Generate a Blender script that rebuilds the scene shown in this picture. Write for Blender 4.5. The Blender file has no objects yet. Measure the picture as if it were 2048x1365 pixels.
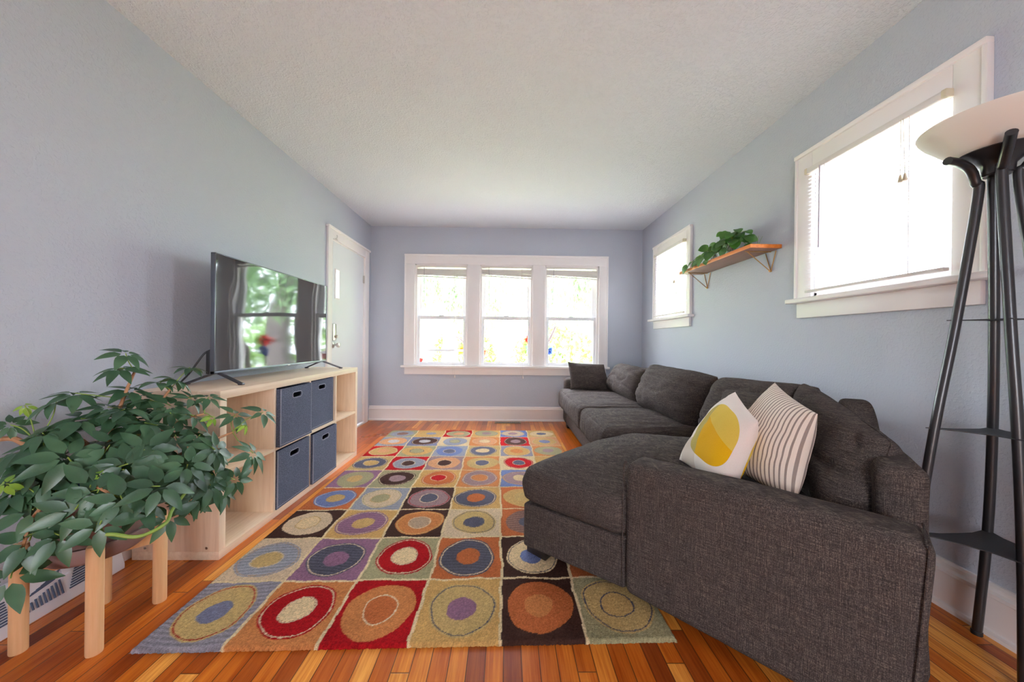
import bpy, bmesh, math, random
import numpy as np
from mathutils import Vector, Matrix, noise

random.seed(7)
SC = bpy.context.scene
COL = SC.collection
V = Vector
XL, XR, YF, YB, ZC = -1.7246, 1.7208, 4.4524, -2.6, 2.447
WT = 0.16

def lin(c):
    c = c / 255.0
    return c / 12.92 if c <= 0.04045 else ((c + 0.055) / 1.055) ** 2.4

def rgb(r, g, b):
    return (lin(r), lin(g), lin(b), 1.0)

# ------------------------------------------------------------------ materials
class NT:
    def __init__(s, name):
        s.m = bpy.data.materials.new(name)
        s.m.use_nodes = True
        s.t = s.m.node_tree
        s.t.nodes.clear()
        s.out = s.t.nodes.new('ShaderNodeOutputMaterial')
    def n(s, typ, ins=None, **kw):
        nd = s.t.nodes.new('ShaderNode' + typ)
        for k, v in kw.items():
            setattr(nd, k, v)
        for k, v in (ins or {}).items():
            if isinstance(v, bpy.types.NodeSocket):
                s.t.links.new(v, nd.inputs[k])
            else:
                nd.inputs[k].default_value = v
        return nd
    def math(s, op, a, b=None, c=None):
        ins = {0: a}
        if b is not None: ins[1] = b
        if c is not None: ins[2] = c
        return s.n('Math', ins, operation=op).outputs[0]
    def ramp(s, fac, stops, interp='LINEAR'):
        nd = s.n('ValToRGB', {0: fac})
        cr = nd.color_ramp
        cr.interpolation = interp
        while len(cr.elements) > 1: cr.elements.remove(cr.elements[0])
        cr.elements[0].position = stops[0][0]; cr.elements[0].color = stops[0][1]
        for p, c in stops[1:]:
            e = cr.elements.new(p); e.color = c
        return nd.outputs[0]
    def mix(s, fac, a, b, blend='MIX'):
        nd = s.n('Mix', {}, data_type='RGBA', blend_type=blend)
        for i, v in ((0, fac), (6, a), (7, b)):
            if isinstance(v, bpy.types.NodeSocket): s.t.links.new(v, nd.inputs[i])
            else: nd.inputs[i].default_value = v
        return nd.outputs[2]
    def obj(s):
        return s.n('TexCoord').outputs['Object']
    def noise(s, vec, scale, detail=2, rough=.5, mapscale=None):
        if mapscale:
            vec = s.n('Mapping', {0: vec, 3: mapscale}).outputs[0]
        return s.n('TexNoise', {'Vector': vec, 'Scale': scale, 'Detail': detail, 'Roughness': rough}).outputs[0]
    def bump(s, h, strength, dist=.01):
        return s.n('Bump', {'Height': h, 'Strength': strength, 'Distance': dist}).outputs[0]
    def bsdf(s, color, rough=.6, spec=.5, normal=None, metal=0, coat=0, coatr=.1, sheen=0):
        b = s.n('BsdfPrincipled', {'Base Color': color, 'Roughness': rough, 'Specular IOR Level': spec, 'Metallic': metal,
                                   'Coat Weight': coat, 'Coat Roughness': coatr, 'Sheen Weight': sheen})
        if normal is not None: s.t.links.new(normal, b.inputs['Normal'])
        return b.outputs[0]
    def done(s, sh):
        s.t.links.new(sh, s.out.inputs[0])
        return s.m

def simple(name, col, rough=.5, spec=.5, metal=0, var=.06, nscale=30, bump=0, bscale=200, coat=0):
    t = NT(name); o = t.obj()
    f = t.noise(o, nscale, 3)
    dark = tuple(c * (1 - var) for c in col[:3]) + (1,); lite = tuple(min(1, c * (1 + var)) for c in col[:3]) + (1,)
    c = t.mix(f, dark, lite)
    nm = t.bump(t.noise(o, bscale, 2), bump, .004) if bump else None
    return t.done(t.bsdf(c, rough, spec, nm, metal, coat))

def m_paint(name, col, bscale, bstr, dist, rough=.55):
    t = NT(name); o = t.obj()
    a = t.noise(o, bscale, 3, .55)
    b = t.ramp(t.noise(o, bscale * .62, 2), [(.48, (0, 0, 0, 1)), (.66, (1, 1, 1, 1))])
    h = t.math('ADD', t.math('MULTIPLY', a, .35), t.math('MULTIPLY', b, .9))
    f = t.noise(o, 1.3, 2)
    c = t.mix(f, tuple(x * .97 for x in col[:3]) + (1,), tuple(x * 1.03 for x in col[:3]) + (1,))
    return t.done(t.bsdf(c, rough, .35, t.bump(h, bstr, dist)))

M = {}
M['wall'] = m_paint('wall_paint', rgb(174, 179, 189), 150, .30, .003)
M['ceiling'] = m_paint('ceiling_texture', rgb(217, 222, 228), 150, .62, .005, .85)
M['trim'] = simple('white_trim_paint', rgb(238, 234, 232), .35, .5, var=.02, nscale=8, bump=.05, bscale=60)
M['door'] = simple('door_paint', rgb(222, 225, 229), .4, .5, var=.02, nscale=5, bump=.05, bscale=60)
M['vinyl'] = simple('white_vinyl', rgb(235, 236, 238), .4, .5, var=.02)
M['blind'] = simple('blind_rail', rgb(222, 218, 212), .45, .4, var=.03)
M['blindwarm'] = simple('blind_cap', rgb(206, 196, 172), .5, .4, var=.03)
M['cord'] = simple('blind_cord', rgb(214, 208, 200), .7, .3)
M['wand'] = simple('tilt_wand', rgb(165, 160, 165), .3, .5)
M['steel'] = simple('satin_nickel', rgb(205, 200, 192), .28, .5, metal=1, var=.03)
M['brass'] = simple('brushed_brass', rgb(196, 150, 92), .3, .5, metal=1, var=.06)
M['black'] = simple('black_metal', rgb(30, 28, 29), .32, .6, var=.1)
M['blackmatte'] = simple('black_plastic', rgb(22, 22, 24), .5, .4)
M['tvmetal'] = simple('gunmetal', rgb(98, 102, 108), .32, .5, metal=.8, var=.03)
M['tvfoot'] = simple('dark_gunmetal', rgb(70, 68, 72), .38, .5, metal=.6)
M['shelfmetal'] = simple('black_mesh_shelf', rgb(38, 38, 40), .55, .4)
M['woodfoot'] = simple('dark_stained_leg', rgb(25, 19, 17), .45, .4)
M['soil'] = simple('potting_soil', rgb(60, 45, 34), .95, .2, var=.5, nscale=90, bump=.8, bscale=120)
M['pot'] = simple('terracotta_plastic', rgb(122, 94, 88), .55, .4, var=.07, nscale=60, bump=.12, bscale=300)
M['cordblack'] = simple('black_cable', rgb(20, 20, 22), .45, .4)
M['stitch'] = simple('pale_stitching', rgb(172, 172, 182), .8, .2)
M['register'] = simple('white_enamel', rgb(226, 229, 236), .35, .5, var=.03)
M['slot'] = simple('dark_duct', rgb(70, 78, 96), .8, .2)
M['brassvent'] = simple('antique_brass', rgb(130, 112, 76), .45, .5, metal=.5, var=.15)
M['red'] = simple('red_yarn', rgb(190, 48, 40), .9, .2, var=.3)
M['orange'] = simple('orange_yarn', rgb(222, 140, 60), .9, .2, var=.3)
M['pink'] = simple('pink_yarn', rgb(178, 62, 70), .9, .2, var=.3)
M['blue'] = simple('blue_yarn', rgb(48, 70, 130), .9, .2, var=.3)
M['bark'] = simple('grey_bark', rgb(84, 80, 80), .9, .2, var=.4, nscale=25, bump=1, bscale=40)
M['driftwood'] = simple('driftwood', rgb(88, 78, 74), .9, .2, var=.3, nscale=40, bump=.5, bscale=60)
M['lawn'] = simple('sunny_lawn', rgb(150, 156, 118), .95, .1, var=.4, nscale=1.5)
M['bounceground'] = simple('pale_bounce_ground', rgb(206, 198, 190), .95, .1, var=.15, nscale=3)  # pale ground added out of view to bounce neutral light indoors
M['white'] = simple('white_plastic', rgb(232, 230, 226), .4, .5, var=.02)
M['roots'] = simple('pale_roots', rgb(190, 176, 150), .8, .2, var=.2)
M['stem'] = simple('green_stem', rgb(118, 140, 60), .55, .3, var=.2, nscale=40)
M['woody'] = simple('woody_stem', rgb(164, 120, 86), .75, .3, var=.25, nscale=80, bump=.4, bscale=150)
M['bulb'] = simple('warm_ceramic', rgb(240, 236, 225), .4, .5)

def m_glass():
    t = NT('window_glass')
    f = t.n('LayerWeight', {'Blend': .12}).outputs['Fresnel']
    tr = t.n('BsdfTransparent', {0: (.985, .98, .985, 1)}).outputs[0]
    gl = t.n('BsdfGlossy', {0: (1, 1, 1, 1), 'Roughness': .0}).outputs[0]
    f2 = t.math('MULTIPLY', f, .5)
    return t.done(t.n('MixShader', {0: f2, 1: tr, 2: gl}).outputs[0])
M['glass'] = m_glass()

def m_vase():
    t = NT('clear_glass_jar')
    tr = t.n('BsdfTransparent', {0: (.93, .95, .94, 1)}).outputs[0]
    gl = t.n('BsdfGlossy', {0: (1, 1, 1, 1), 'Roughness': .03}).outputs[0]
    f = t.n('LayerWeight', {'Blend': .45}).outputs['Facing']
    return t.done(t.n('MixShader', {0: t.math('MULTIPLY', f, .55), 1: tr, 2: gl}).outputs[0])
M['vase'] = m_vase()

def m_transl(name, col, tcol, f):
    t = NT(name)
    d = t.bsdf(col, .5, .3)
    tl = t.n('BsdfTranslucent', {0: tcol}).outputs[0]
    return t.done(t.n('MixShader', {0: f, 1: d, 2: tl}).outputs[0])
M['slat'] = m_transl('blind_slat', rgb(240, 240, 240), rgb(246, 246, 250), .40)
M['shade'] = m_transl('opal_glass', rgb(240, 236, 228), rgb(240, 236, 228), .35)

def m_leaf(name, a, b, c, f=.18):
    t = NT(name); o = t.obj()
    col = t.ramp(t.noise(o, 9, 2), [(.3, a), (.55, b), (.8, c)])
    nm = t.bump(t.noise(o, 140, 2), .15, .002)
    d = t.bsdf(col, .36, .5, nm)
    tl = t.n('BsdfTranslucent', {0: t.mix(.5, col, rgb(120, 160, 50))}).outputs[0]
    return t.done(t.n('MixShader', {0: f, 1: d, 2: tl}).outputs[0])
M['leaf'] = m_leaf('schefflera_leaf', rgb(38, 66, 46), rgb(56, 88, 60), rgb(80, 112, 80))
M['leafnew'] = m_leaf('young_leaf', rgb(120, 160, 60), rgb(150, 185, 70), rgb(170, 200, 110), .3)
M['leafpothos'] = m_leaf('pothos_leaf', rgb(40, 80, 30), rgb(58, 104, 40), rgb(80, 125, 50), .2)
M['needles'] = m_leaf('weeping_needles', rgb(76, 104, 78), rgb(96, 126, 90), rgb(122, 150, 106), .3)
M['bush'] = m_leaf('bright_foliage', rgb(104, 138, 80), rgb(124, 158, 94), rgb(150, 178, 112), .3)

def m_fabric():
    t = NT('charcoal_upholstery'); o = t.obj()
    v1 = t.noise(o, 1, 2, .6, (620, 620, 22))
    h1 = t.noise(o, 1, 2, .6, (22, 22, 700))
    x1 = t.noise(o, 1, 2, .6, (640, 24, 300))
    y1 = t.noise(o, 1, 2, .6, (24, 640, 300))
    s = t.math('ADD', t.math('ADD', v1, h1), t.math('ADD', x1, y1))
    s = t.math('MULTIPLY', s, .25)
    big = t.noise(o, 2.2, 2)
    col = t.ramp(s, [(.38, rgb(36, 32, 31)), (.5, rgb(62, 55, 52)), (.60, rgb(106, 95, 87))])
    col = t.mix(t.math('MULTIPLY', big, .35), col, rgb(52, 48, 47))
    nm = t.bump(s, .5, .003)
    return t.done(t.bsdf(col, .95, .06, nm))
M['fabric'] = m_fabric()

def m_felt():
    t = NT('slate_felt'); o = t.obj()
    n = t.noise(o, 260, 3, .7)
    col = t.ramp(n, [(.3, rgb(46, 49, 60)), (.5, rgb(72, 76, 90)), (.72, rgb(112, 116, 130))])
    return t.done(t.bsdf(col, .95, .06, t.bump(n, .5, .003)))
M['felt'] = m_felt()

def m_birch(name, dirscale, a=(210, 184, 156), b=(230, 208, 182), c=(240, 222, 200)):
    t = NT(name); o = t.obj()
    g = t.noise(o, 1, 4, .6, dirscale)
    big = t.noise(o, 3, 2)
    col = t.ramp(t.math('ADD', t.math('MULTIPLY', g, .6), t.math('MULTIPLY', big, .4)), [(.3, rgb(*a)), (.52, rgb(*b)), (.75, rgb(*c))])
    return t.done(t.bsdf(col, .42, .4, t.bump(g, .06, .002)))
M['birch'] = m_birch('birch_veneer', (60, 3.5, 60))
M['birchv'] = m_birch('birch_veneer_upright', (60, 60, 3.5))
M['birchleg'] = m_birch('pale_beech', (70, 70, 3), (196, 150, 104), (214, 170, 124), (226, 188, 146))
M['cherry'] = m_birch('cherry_sheen_board', (70, 4, 70), (132, 96, 78), (150, 112, 92), (164, 126, 104))  # cherry greyed to paint in the gloss sheen on the underside
M['cherryedge'] = m_birch('cherry_edge', (70, 4, 70), (166, 88, 28), (192, 110, 38), (206, 128, 54))

def m_floor():
    t = NT('strip_oak_floor'); o = t.obj()
    sp = t.n('SeparateXYZ', {0: o})
    x, y = sp.outputs[0], sp.outputs[1]
    W = .0572
    xs = t.math('DIVIDE', x, W)
    row = t.math('FLOOR', xs)
    fx = t.math('FRACT', xs)
    wn = t.n('TexWhiteNoise', {'W': row}, noise_dimensions='1D')
    L = t.math('ADD', t.math('MULTIPLY', wn.outputs[0], .5), .55)
    ys = t.math('DIVIDE', t.math('ADD', y, t.math('MULTIPLY', wn.outputs[0], 7.3)), L)
    idx = t.math('FLOOR', ys); fy = t.math('FRACT', ys)
    cv = t.n('CombineXYZ', {0: row, 1: idx}).outputs[0]
    pid = t.n('TexWhiteNoise', {'Vector': cv}, noise_dimensions='2D').outputs[0]
    base = t.ramp(pid, [(0, rgb(132, 62, 20)), (.2, rgb(164, 84, 24)), (.5, rgb(184, 102, 30)), (.75, rgb(196, 114, 36)), (.9, rgb(214, 142, 58)), (1, rgb(230, 166, 80))])
    off = t.n('VectorMath', {0: o, 1: t.n('CombineXYZ', {0: t.math('MULTIPLY', pid, 13.0), 1: t.math('MULTIPLY', pid, 31.0)}).outputs[0]}, operation='ADD').outputs[0]
    g = t.noise(off, 1, 5, .65, (150, 5, 1))
    g2 = t.noise(off, 1, 3, .6, (32, 2, 1))
    gg = t.math('ADD', t.math('MULTIPLY', g, .55), t.math('MULTIPLY', g2, .45))
    dark = t.mix(1.0, base, rgb(196, 150, 118), 'MULTIPLY')
    col = t.mix(t.ramp(gg, [(.36, (0, 0, 0, 1)), (.62, (1, 1, 1, 1))]), dark, base)
    gx = t.math('MINIMUM', fx, t.math('SUBTRACT', 1.0, fx))
    gy = t.math('MULTIPLY', t.math('MINIMUM', fy, t.math('SUBTRACT', 1.0, fy)), t.math('DIVIDE', L, W))
    gap = t.math('MINIMUM', gx, gy)
    gf = t.ramp(gap, [(0, (0, 0, 0, 1)), (.022, (.35, .35, .35, 1)), (.04, (1, 1, 1, 1))])
    col = t.mix(gf, rgb(62, 30, 14), col)
    wear = t.noise(o, 2.5, 3)
    rough = t.math('ADD', .22, t.math('MULTIPLY', wear, .16))
    h = t.math('ADD', t.math('MULTIPLY', gf, 1.0), t.math('MULTIPLY', g, .12))
    b = t.bsdf(col, .3, .2, t.bump(h, .25, .002), coat=.03, coatr=.16)
    t.t.links.new(rough, b.node.inputs['Roughness'])
    return t.done(b)
M['floor'] = m_floor()

def m_rug():
    t = NT('wool_pile_rug'); o = t.obj()
    c = t.n('Attribute', {}, attribute_name='Col').outputs[0]
    n = t.noise(o, 420, 2, .7)
    n2 = t.noise(o, 1, 2, .6, (60, 420, 60))
    k = t.math('ADD', t.math('MULTIPLY', n, .7), t.math('MULTIPLY', n2, .3))
    c2 = t.mix(1.0, c, t.ramp(k, [(.3, (.55, .55, .55, 1)), (.5, (1, 1, 1, 1)), (.7, (1.35, 1.35, 1.35, 1))]), 'MULTIPLY')
    return t.done(t.bsdf(c2, .97, .03, t.bump(k, .9, .006)))
M['rug'] = m_rug()

def m_stripe():
    t = NT('ticking_stripe_cotton'); o = t.obj()
    uv = t.n('TexCoord').outputs['UV']
    x = t.n('SeparateXYZ', {0: uv}).outputs[0]
    f = t.math('FRACT', t.math('MULTIPLY', x, 22.0))
    s = t.ramp(f, [(0, (0, 0, 0, 1)), (.50, (0, 0, 0, 1)), (.53, (1, 1, 1, 1)), (.84, (1, 1, 1, 1)), (.87, (0, 0, 0, 1))])
    w = t.noise(o, 500, 2, .6)
    base = t.mix(w, rgb(222, 208, 192), rgb(240, 230, 218))
    dk = t.mix(w, rgb(112, 98, 92), rgb(148, 132, 122))
    col = t.mix(s, base, dk)
    return t.done(t.bsdf(col, .9, .15, t.bump(w, .3, .002)))
M['stripe'] = m_stripe()

def m_yellow():
    # cream cotton with a printed faceted yellow pebble
    t = NT('printed_cotton'); o = t.obj()
    uv = t.n('TexCoord').outputs['UV']
    sp = t.n('SeparateXYZ', {0: uv}); x, y = sp.outputs[0], sp.outputs[1]
    def circ(cx, cy, r, p=2.6):
        dx = t.math('POWER', t.math('ABSOLUTE', t.math('SUBTRACT', x, cx)), p)
        dy = t.math('POWER', t.math('ABSOLUTE', t.math('SUBTRACT', y, cy)), p)
        return t.math('LESS_THAN', t.math('ADD', dx, dy), r ** p)
    def line(a, b, c):
        return t.math('GREATER_THAN', t.math('ADD', t.math('MULTIPLY', x, a), t.math('MULTIPLY', y, b)), c)
    w = t.noise(o, 420, 2, .6)
    col = t.mix(w, rgb(226, 214, 204), rgb(240, 232, 226))
    grey = t.mix(w, rgb(206, 190, 178), rgb(222, 208, 196))
    col = t.mix(circ(.30, .10, .2), col, grey)
    peb = circ(.61, .52, .36, 3.4)
    y1 = t.mix(w, rgb(196, 146, 8), rgb(214, 164, 20))
    y2 = t.mix(w, rgb(196, 164, 60), rgb(212, 182, 84))
    y3 = t.mix(w, rgb(164, 146, 74), rgb(184, 166, 96))
    yy = t.mix(line(.25, 1, .73), y1, y2)
    yy = t.mix(line(1, .22, .52), y3, yy)
    col = t.mix(peb, col, yy)
    return t.done(t.bsdf(col, .9, .15, t.bump(w, .3, .002)))
M['yellow'] = m_yellow()

def m_screen():
    # slightly flexed glossy panel: the film bows and ripples, which stretches what it mirrors
    t = NT('glossy_panel'); o = t.obj()
    sp = t.n('SeparateXYZ', {0: o})
    y = sp.outputs[1]; z = t.math('SUBTRACT', sp.outputs[2], .37)
    h = t.math('ADD', t.math('DIVIDE', t.math('MULTIPLY', y, y), 2 * 200.0), t.math('DIVIDE', t.math('MULTIPLY', z, z), 2 * 60.0))
    h = t.math('ADD', h, t.math('MULTIPLY', t.noise(o, 4.0, 1), .0009))
    return t.done(t.bsdf((.006, .006, .007, 1), .04, .6, t.bump(h, 1.0, 1.0)))
M['screen'] = m_screen()

def m_bluepot():
    t = NT('blue_glazed_ceramic'); o = t.obj()
    n = t.n('TexVoronoi', {'Vector': o, 'Scale': 38}).outputs[0]
    c = t.ramp(n, [(.0, rgb(205, 215, 235)), (.28, rgb(190, 205, 232)), (.36, rgb(26, 50, 120)), (1, rgb(18, 36, 96))])
    return t.done(t.bsdf(c, .15, .6))
M['bluepot'] = m_bluepot()

# ------------------------------------------------------------------ object helpers
def wloc(p):
    v = V((0, 0, 0))
    while p is not None:
        v += p.location; p = p.parent
    return v

def link(name, me, mat, parent=None, smooth=40):
    if parent is not None:
        me.transform(Matrix.Translation(-wloc(parent)))
    if mat is not None and len(me.materials) == 0:
        for mm in (mat if isinstance(mat, (list, tuple)) else [mat]):
            me.materials.append(M[mm] if isinstance(mm, str) else mm)
    if smooth:
        me.polygons.foreach_set('use_smooth', [True] * len(me.polygons))
        if smooth < 180: me.set_sharp_from_angle(angle=math.radians(smooth))
    o = bpy.data.objects.new(name, me)
    COL.objects.link(o)
    o.parent = parent
    return o

def tag(o, label, cat, group=None, kind=None):
    if label: o['label'] = label
    if cat: o['category'] = cat
    if group: o['group'] = group
    if kind: o['kind'] = kind
    return o

def thing(name, label, cat, loc, group=None):
    o = bpy.data.objects.new(name, None)
    o.empty_display_size = .05
    COL.objects.link(o)
    o.location = loc
    return tag(o, label, cat, group)

def struct(o):
    o['kind'] = 'structure'
    return o

class MB:
    """collects primitives into one bmesh"""
    def __init__(s): s.bm = bmesh.new(); s.mi = 0
    def box(s, a, b, bev=0, seg=2, mi=None):
        x0, y0, z0 = [min(a[i], b[i]) for i in range(3)]; x1, y1, z1 = [max(a[i], b[i]) for i in range(3)]
        return s.hexa([(x0, y0, z0), (x1, y0, z0), (x1, y1, z0), (x0, y1, z0), (x0, y0, z1), (x1, y0, z1), (x1, y1, z1), (x0, y1, z1)], bev, seg, mi)
    def hexa(s, pts, bev=0, seg=2, mi=None):
        t = bmesh.new()
        vs = [t.verts.new(p) for p in pts]
        for f in ((0, 3, 2, 1), (4, 5, 6, 7), (0, 1, 5, 4), (1, 2, 6, 5), (2, 3, 7, 6), (3, 0, 4, 7)):
            t.faces.new([vs[i] for i in f])
        bmesh.ops.recalc_face_normals(t, faces=t.faces)
        if bev: bmesh.ops.bevel(t, geom=list(t.edges), offset=bev, segments=seg, affect='EDGES', profile=.5)
        s.add(t, mi); return s
    def prism(s, poly, z0, z1, bev=0, seg=2, mi=None):
        t = bmesh.new()
        a = [t.verts.new((p[0], p[1], z0)) for p in poly]; b = [t.verts.new((p[0], p[1], z1)) for p in poly]
        n = len(poly)
        t.faces.new(a[::-1]); t.faces.new(b)
        for i in range(n): t.faces.new((a[i], a[(i + 1) % n], b[(i + 1) % n], b[i]))
        bmesh.ops.recalc_face_normals(t, faces=t.faces)
        if bev: bmesh.ops.bevel(t, geom=list(t.edges), offset=bev, segments=seg, affect='EDGES', profile=.5)
        s.add(t, mi); return s
    def tube(s, pts, r, n=10, cap=True, mi=None):
        pts = [V(p) for p in pts]
        rs = r if isinstance(r, (list, tuple)) else [r] * len(pts)
        t = bmesh.new(); rings = []
        up = None
        for i, p in enumerate(pts):
            d = (pts[min(i + 1, len(pts) - 1)] - pts[max(i - 1, 0)]).normalized()
            if up is None:
                up = d.orthogonal().normalized()
            else:
                up = (up - d * up.dot(d))
                up = up.normalized() if up.length > 1e-6 else d.orthogonal().normalized()
            sd = d.cross(up)
            rings.append([t.verts.new(p + (up * math.cos(2 * math.pi * k / n) + sd * math.sin(2 * math.pi * k / n)) * rs[i]) for k in range(n)])
        for i in range(len(rings) - 1):
            for k in range(n):
                t.faces.new((rings[i][k], rings[i][(k + 1) % n], rings[i + 1][(k + 1) % n], rings[i + 1][k]))
        if cap:
            t.faces.new(rings[0][::-1]); t.faces.new(rings[-1])
        bmesh.ops.recalc_face_normals(t, faces=t.faces)
        s.add(t, mi); return s
    def lathe(s, c, prof, n=40, mi=None):
        t = bmesh.new(); rings = []
        for r, z in prof:
            if r < 1e-5: rings.append([t.verts.new((c[0], c[1], c[2] + z))])
            else: rings.append([t.verts.new((c[0] + r * math.cos(2 * math.pi * k / n), c[1] + r * math.sin(2 * math.pi * k / n), c[2] + z)) for k in range(n)])
        for i in range(len(rings) - 1):
            a, b = rings[i], rings[i + 1]
            for k in range(n):
                q = [a[k % len(a)], a[(k + 1) % len(a)], b[(k + 1) % len(b)], b[k % len(b)]]
                u = []
                for v in q:
                    if v not in u: u.append(v)
                if len(u) > 2: t.faces.new(u)
        bmesh.ops.recalc_face_normals(t, faces=t.faces)
        s.add(t, mi); return s
    def add(s, t, mi=None):
        me = bpy.data.meshes.new('tmp'); t.to_mesh(me); t.free()
        n0 = len(s.bm.faces)
        s.bm.from_mesh(me); bpy.data.meshes.remove(me)
        if mi is not None:
            s.bm.faces.ensure_lookup_table()
            for f in s.bm.faces[n0:]: f.material_index = mi
    def build(s, name, mat, parent=None, smooth=40):
        me = bpy.data.meshes.new(name); s.bm.to_mesh(me); s.bm.free()
        return link(name, me, mat, parent, smooth)

def box(name, a, b, mat, parent=None, bev=.003, seg=2):
    return MB().box(a, b, bev, seg).build(name, mat, parent)

def from_lists(name, verts, faces, mat, parent=None, smooth=180, uvs=None, mats=None):
    me = bpy.data.meshes.new(name)
    me.from_pydata([tuple(v) for v in verts], [], faces)
    if uvs is not None:
        l = me.uv_layers.new(name='UVMap')
        for lp in me.loops: l.data[lp.index].uv = uvs[lp.vertex_index]
    if mats is not None: me.polygons.foreach_set('material_index', mats)
    me.update()
    return link(name, me, mat, parent, smooth)

def spline(pts, k=8):
    """Catmull-Rom through the points"""
    P = [V(p) for p in pts]
    P = [P[0] * 2 - P[1]] + P + [P[-1] * 2 - P[-2]]
    out = []
    for i in range(1, len(P) - 2):
        for j in range(k):
            t = j / k
            a, b, c, d = P[i - 1], P[i], P[i + 1], P[i + 2]
            out.append(.5 * ((2 * b) + (c - a) * t + (2 * a - 5 * b + 4 * c - d) * t * t + (3 * b - a - 3 * c + d) * t ** 3))
    out.append(P[-2])
    return out

# ------------------------------------------------------------------ setting
def wall_x(name, x0, x1, y0, y1, holes, mat='wall'):
    """a wall running along y, split round its openings (ya, yb, za, zb)"""
    mb = MB()
    ys = sorted(set([y0, y1] + [h[0] for h in holes] + [h[1] for h in holes]))
    for a, b in zip(ys[:-1], ys[1:]):
        hs = [h for h in holes if h[0] <= a + 1e-6 and h[1] >= b - 1e-6]
        if not hs: mb.box((x0, a, -.12), (x1, b, ZC + .12))
        else:
            if hs[0][2] > 0: mb.box((x0, a, -.12), (x1, b, hs[0][2]))
            mb.box((x0, a, hs[0][3]), (x1, b, ZC + .12))
    return struct(mb.build(name, mat))
def wall_y(name, y0, y1, x0, x1, holes, mat='wall'):
    mb = MB()
    xs = sorted(set([x0, x1] + [h[0] for h in holes] + [h[1] for h in holes]))
    for a, b in zip(xs[:-1], xs[1:]):
        hs = [h for h in holes if h[0] <= a + 1e-6 and h[1] >= b - 1e-6]
        if not hs: mb.box((a, y0, -.12), (b, y1, ZC + .12))
        else:
            if hs[0][2] > 0: mb.box((a, y0, -.12), (b, y1, hs[0][2]))
            mb.box((a, y0, hs[0][3]), (b, y1, ZC + .12))
    return struct(mb.build(name, mat))

FW = [(-1.165, -.500), (-.347, .325), (.478, 1.165)]
FZ = (.690, 1.975)
DOOR = (3.44, 4.235, 2.0)
S1 = (3.315, 3.965, 1.285, 2.0)
S2 = (1.32, 1.94, 1.285, 1.99)
BACKWIN = (-.9, .5, .9, 1.65)
struct(MB().box((XL - WT, YB - WT, -.12), (XR + WT, YF + WT, 0)).build('floor', 'floor'))
struct(MB().box((XL - WT, YB - WT, ZC), (XR + WT, YF + WT, ZC + .12)).build('ceiling', 'ceiling'))
wall_x('wall_left', XL - WT, XL, YB, YF, [(DOOR[0], DOOR[1], 0, DOOR[2])])
wall_x('wall_right', XR, XR + WT, YB, YF, [S1, S2])
wall_y('wall_front', YF, YF + WT, XL - WT, XR + WT, [(a, b, FZ[0], FZ[1]) for a, b in FW])
wall_y('wall_back', YB - WT, YB, XL - WT, XR + WT, [BACKWIN])

def baseboard(name, p0, p1, inward):
    """two-step baseboard with quarter round; p0->p1 on the wall line, inward unit vector into the room"""
    prof = [(0, 0), (.034, 0), (.033, .012), (.026, .02), (.020, .022), (.020, .134), (.026, .138), (.026, .150), (.016, .158), (.016, .172), (.010, .180), (0, .180)]
    vs, fs = [], []
    for p in (p0, p1):
        for d, z in prof: vs.append((p[0] + inward[0] * d, p[1] + inward[1] * d, z))
    n = len(prof)
    for i in range(n): fs.append((i, (i + 1) % n, n + (i + 1) % n, n + i))
    fs += [tuple(range(n))[::-1], tuple(range(n, 2 * n))]
    o = from_lists(name, vs, fs, 'trim', smooth=25)
    bm = bmesh.new(); bm.from_mesh(o.data); bmesh.ops.recalc_face_normals(bm, faces=bm.faces); bm.to_mesh(o.data); bm.free()
    o.data.polygons.foreach_set('use_smooth', [True] * len(o.data.polygons)); o.data.set_sharp_from_angle(angle=math.radians(25))
    return struct(o)
baseboard('baseboard_front', (XL, YF), (XR, YF), (0, -1))
baseboard('baseboard_right', (XR, YB), (XR, YF - .034), (-1, 0))
baseboard('baseboard_left', (XL, YB), (XL, .98), (1, 0))
def low_strip(): return struct(box('trim_1', (XL, 1.585, 0), (XL + .014, DOOR[0] - .13, .09), 'trim'))
low_strip()

# front triple window -------------------------------------------------------
def empty_struct(name, loc):
    o = bpy.data.objects.new(name, None); o.empty_display_size = .05
    COL.objects.link(o); o.location = loc
    return struct(o)

y1 = YF - .021
w1 = empty_struct('window_1', (0, YF, FZ[0]))
mb = MB()
xs = [-1.283] + [c for ab in FW for c in ab] + [1.268]
for a, b in ((xs[0], xs[1]), (xs[2], xs[3]), (xs[4], xs[5]), (xs[6], xs[7])):
    mb.box((a, y1, .697), (b, YF, FZ[1]), .003)
mb.box((xs[0], y1, FZ[1]), (xs[7], YF, 2.075), .003)
mb.build('casing', 'trim', w1)
mb = MB()      # back band round the casing
mb.box((-1.296, y1 - .012, 2.072), (1.281, YF, 2.098), .004).box((-1.296, y1 - .006, .697), (-1.279, YF, 2.075), .004).box((1.264, y1 - .006, .697), (1.281, YF, 2.075), .004)
mb.build('back_band', 'trim', w1)
MB().box((-1.325, YF - .065, .668), (1.300, YF + .02, .696), .006).build('stool', 'trim', w1)
MB().box((-1.288, YF - .022, .582), (1.262, YF, .667), .004).build('apron', 'trim', w1)
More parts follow.
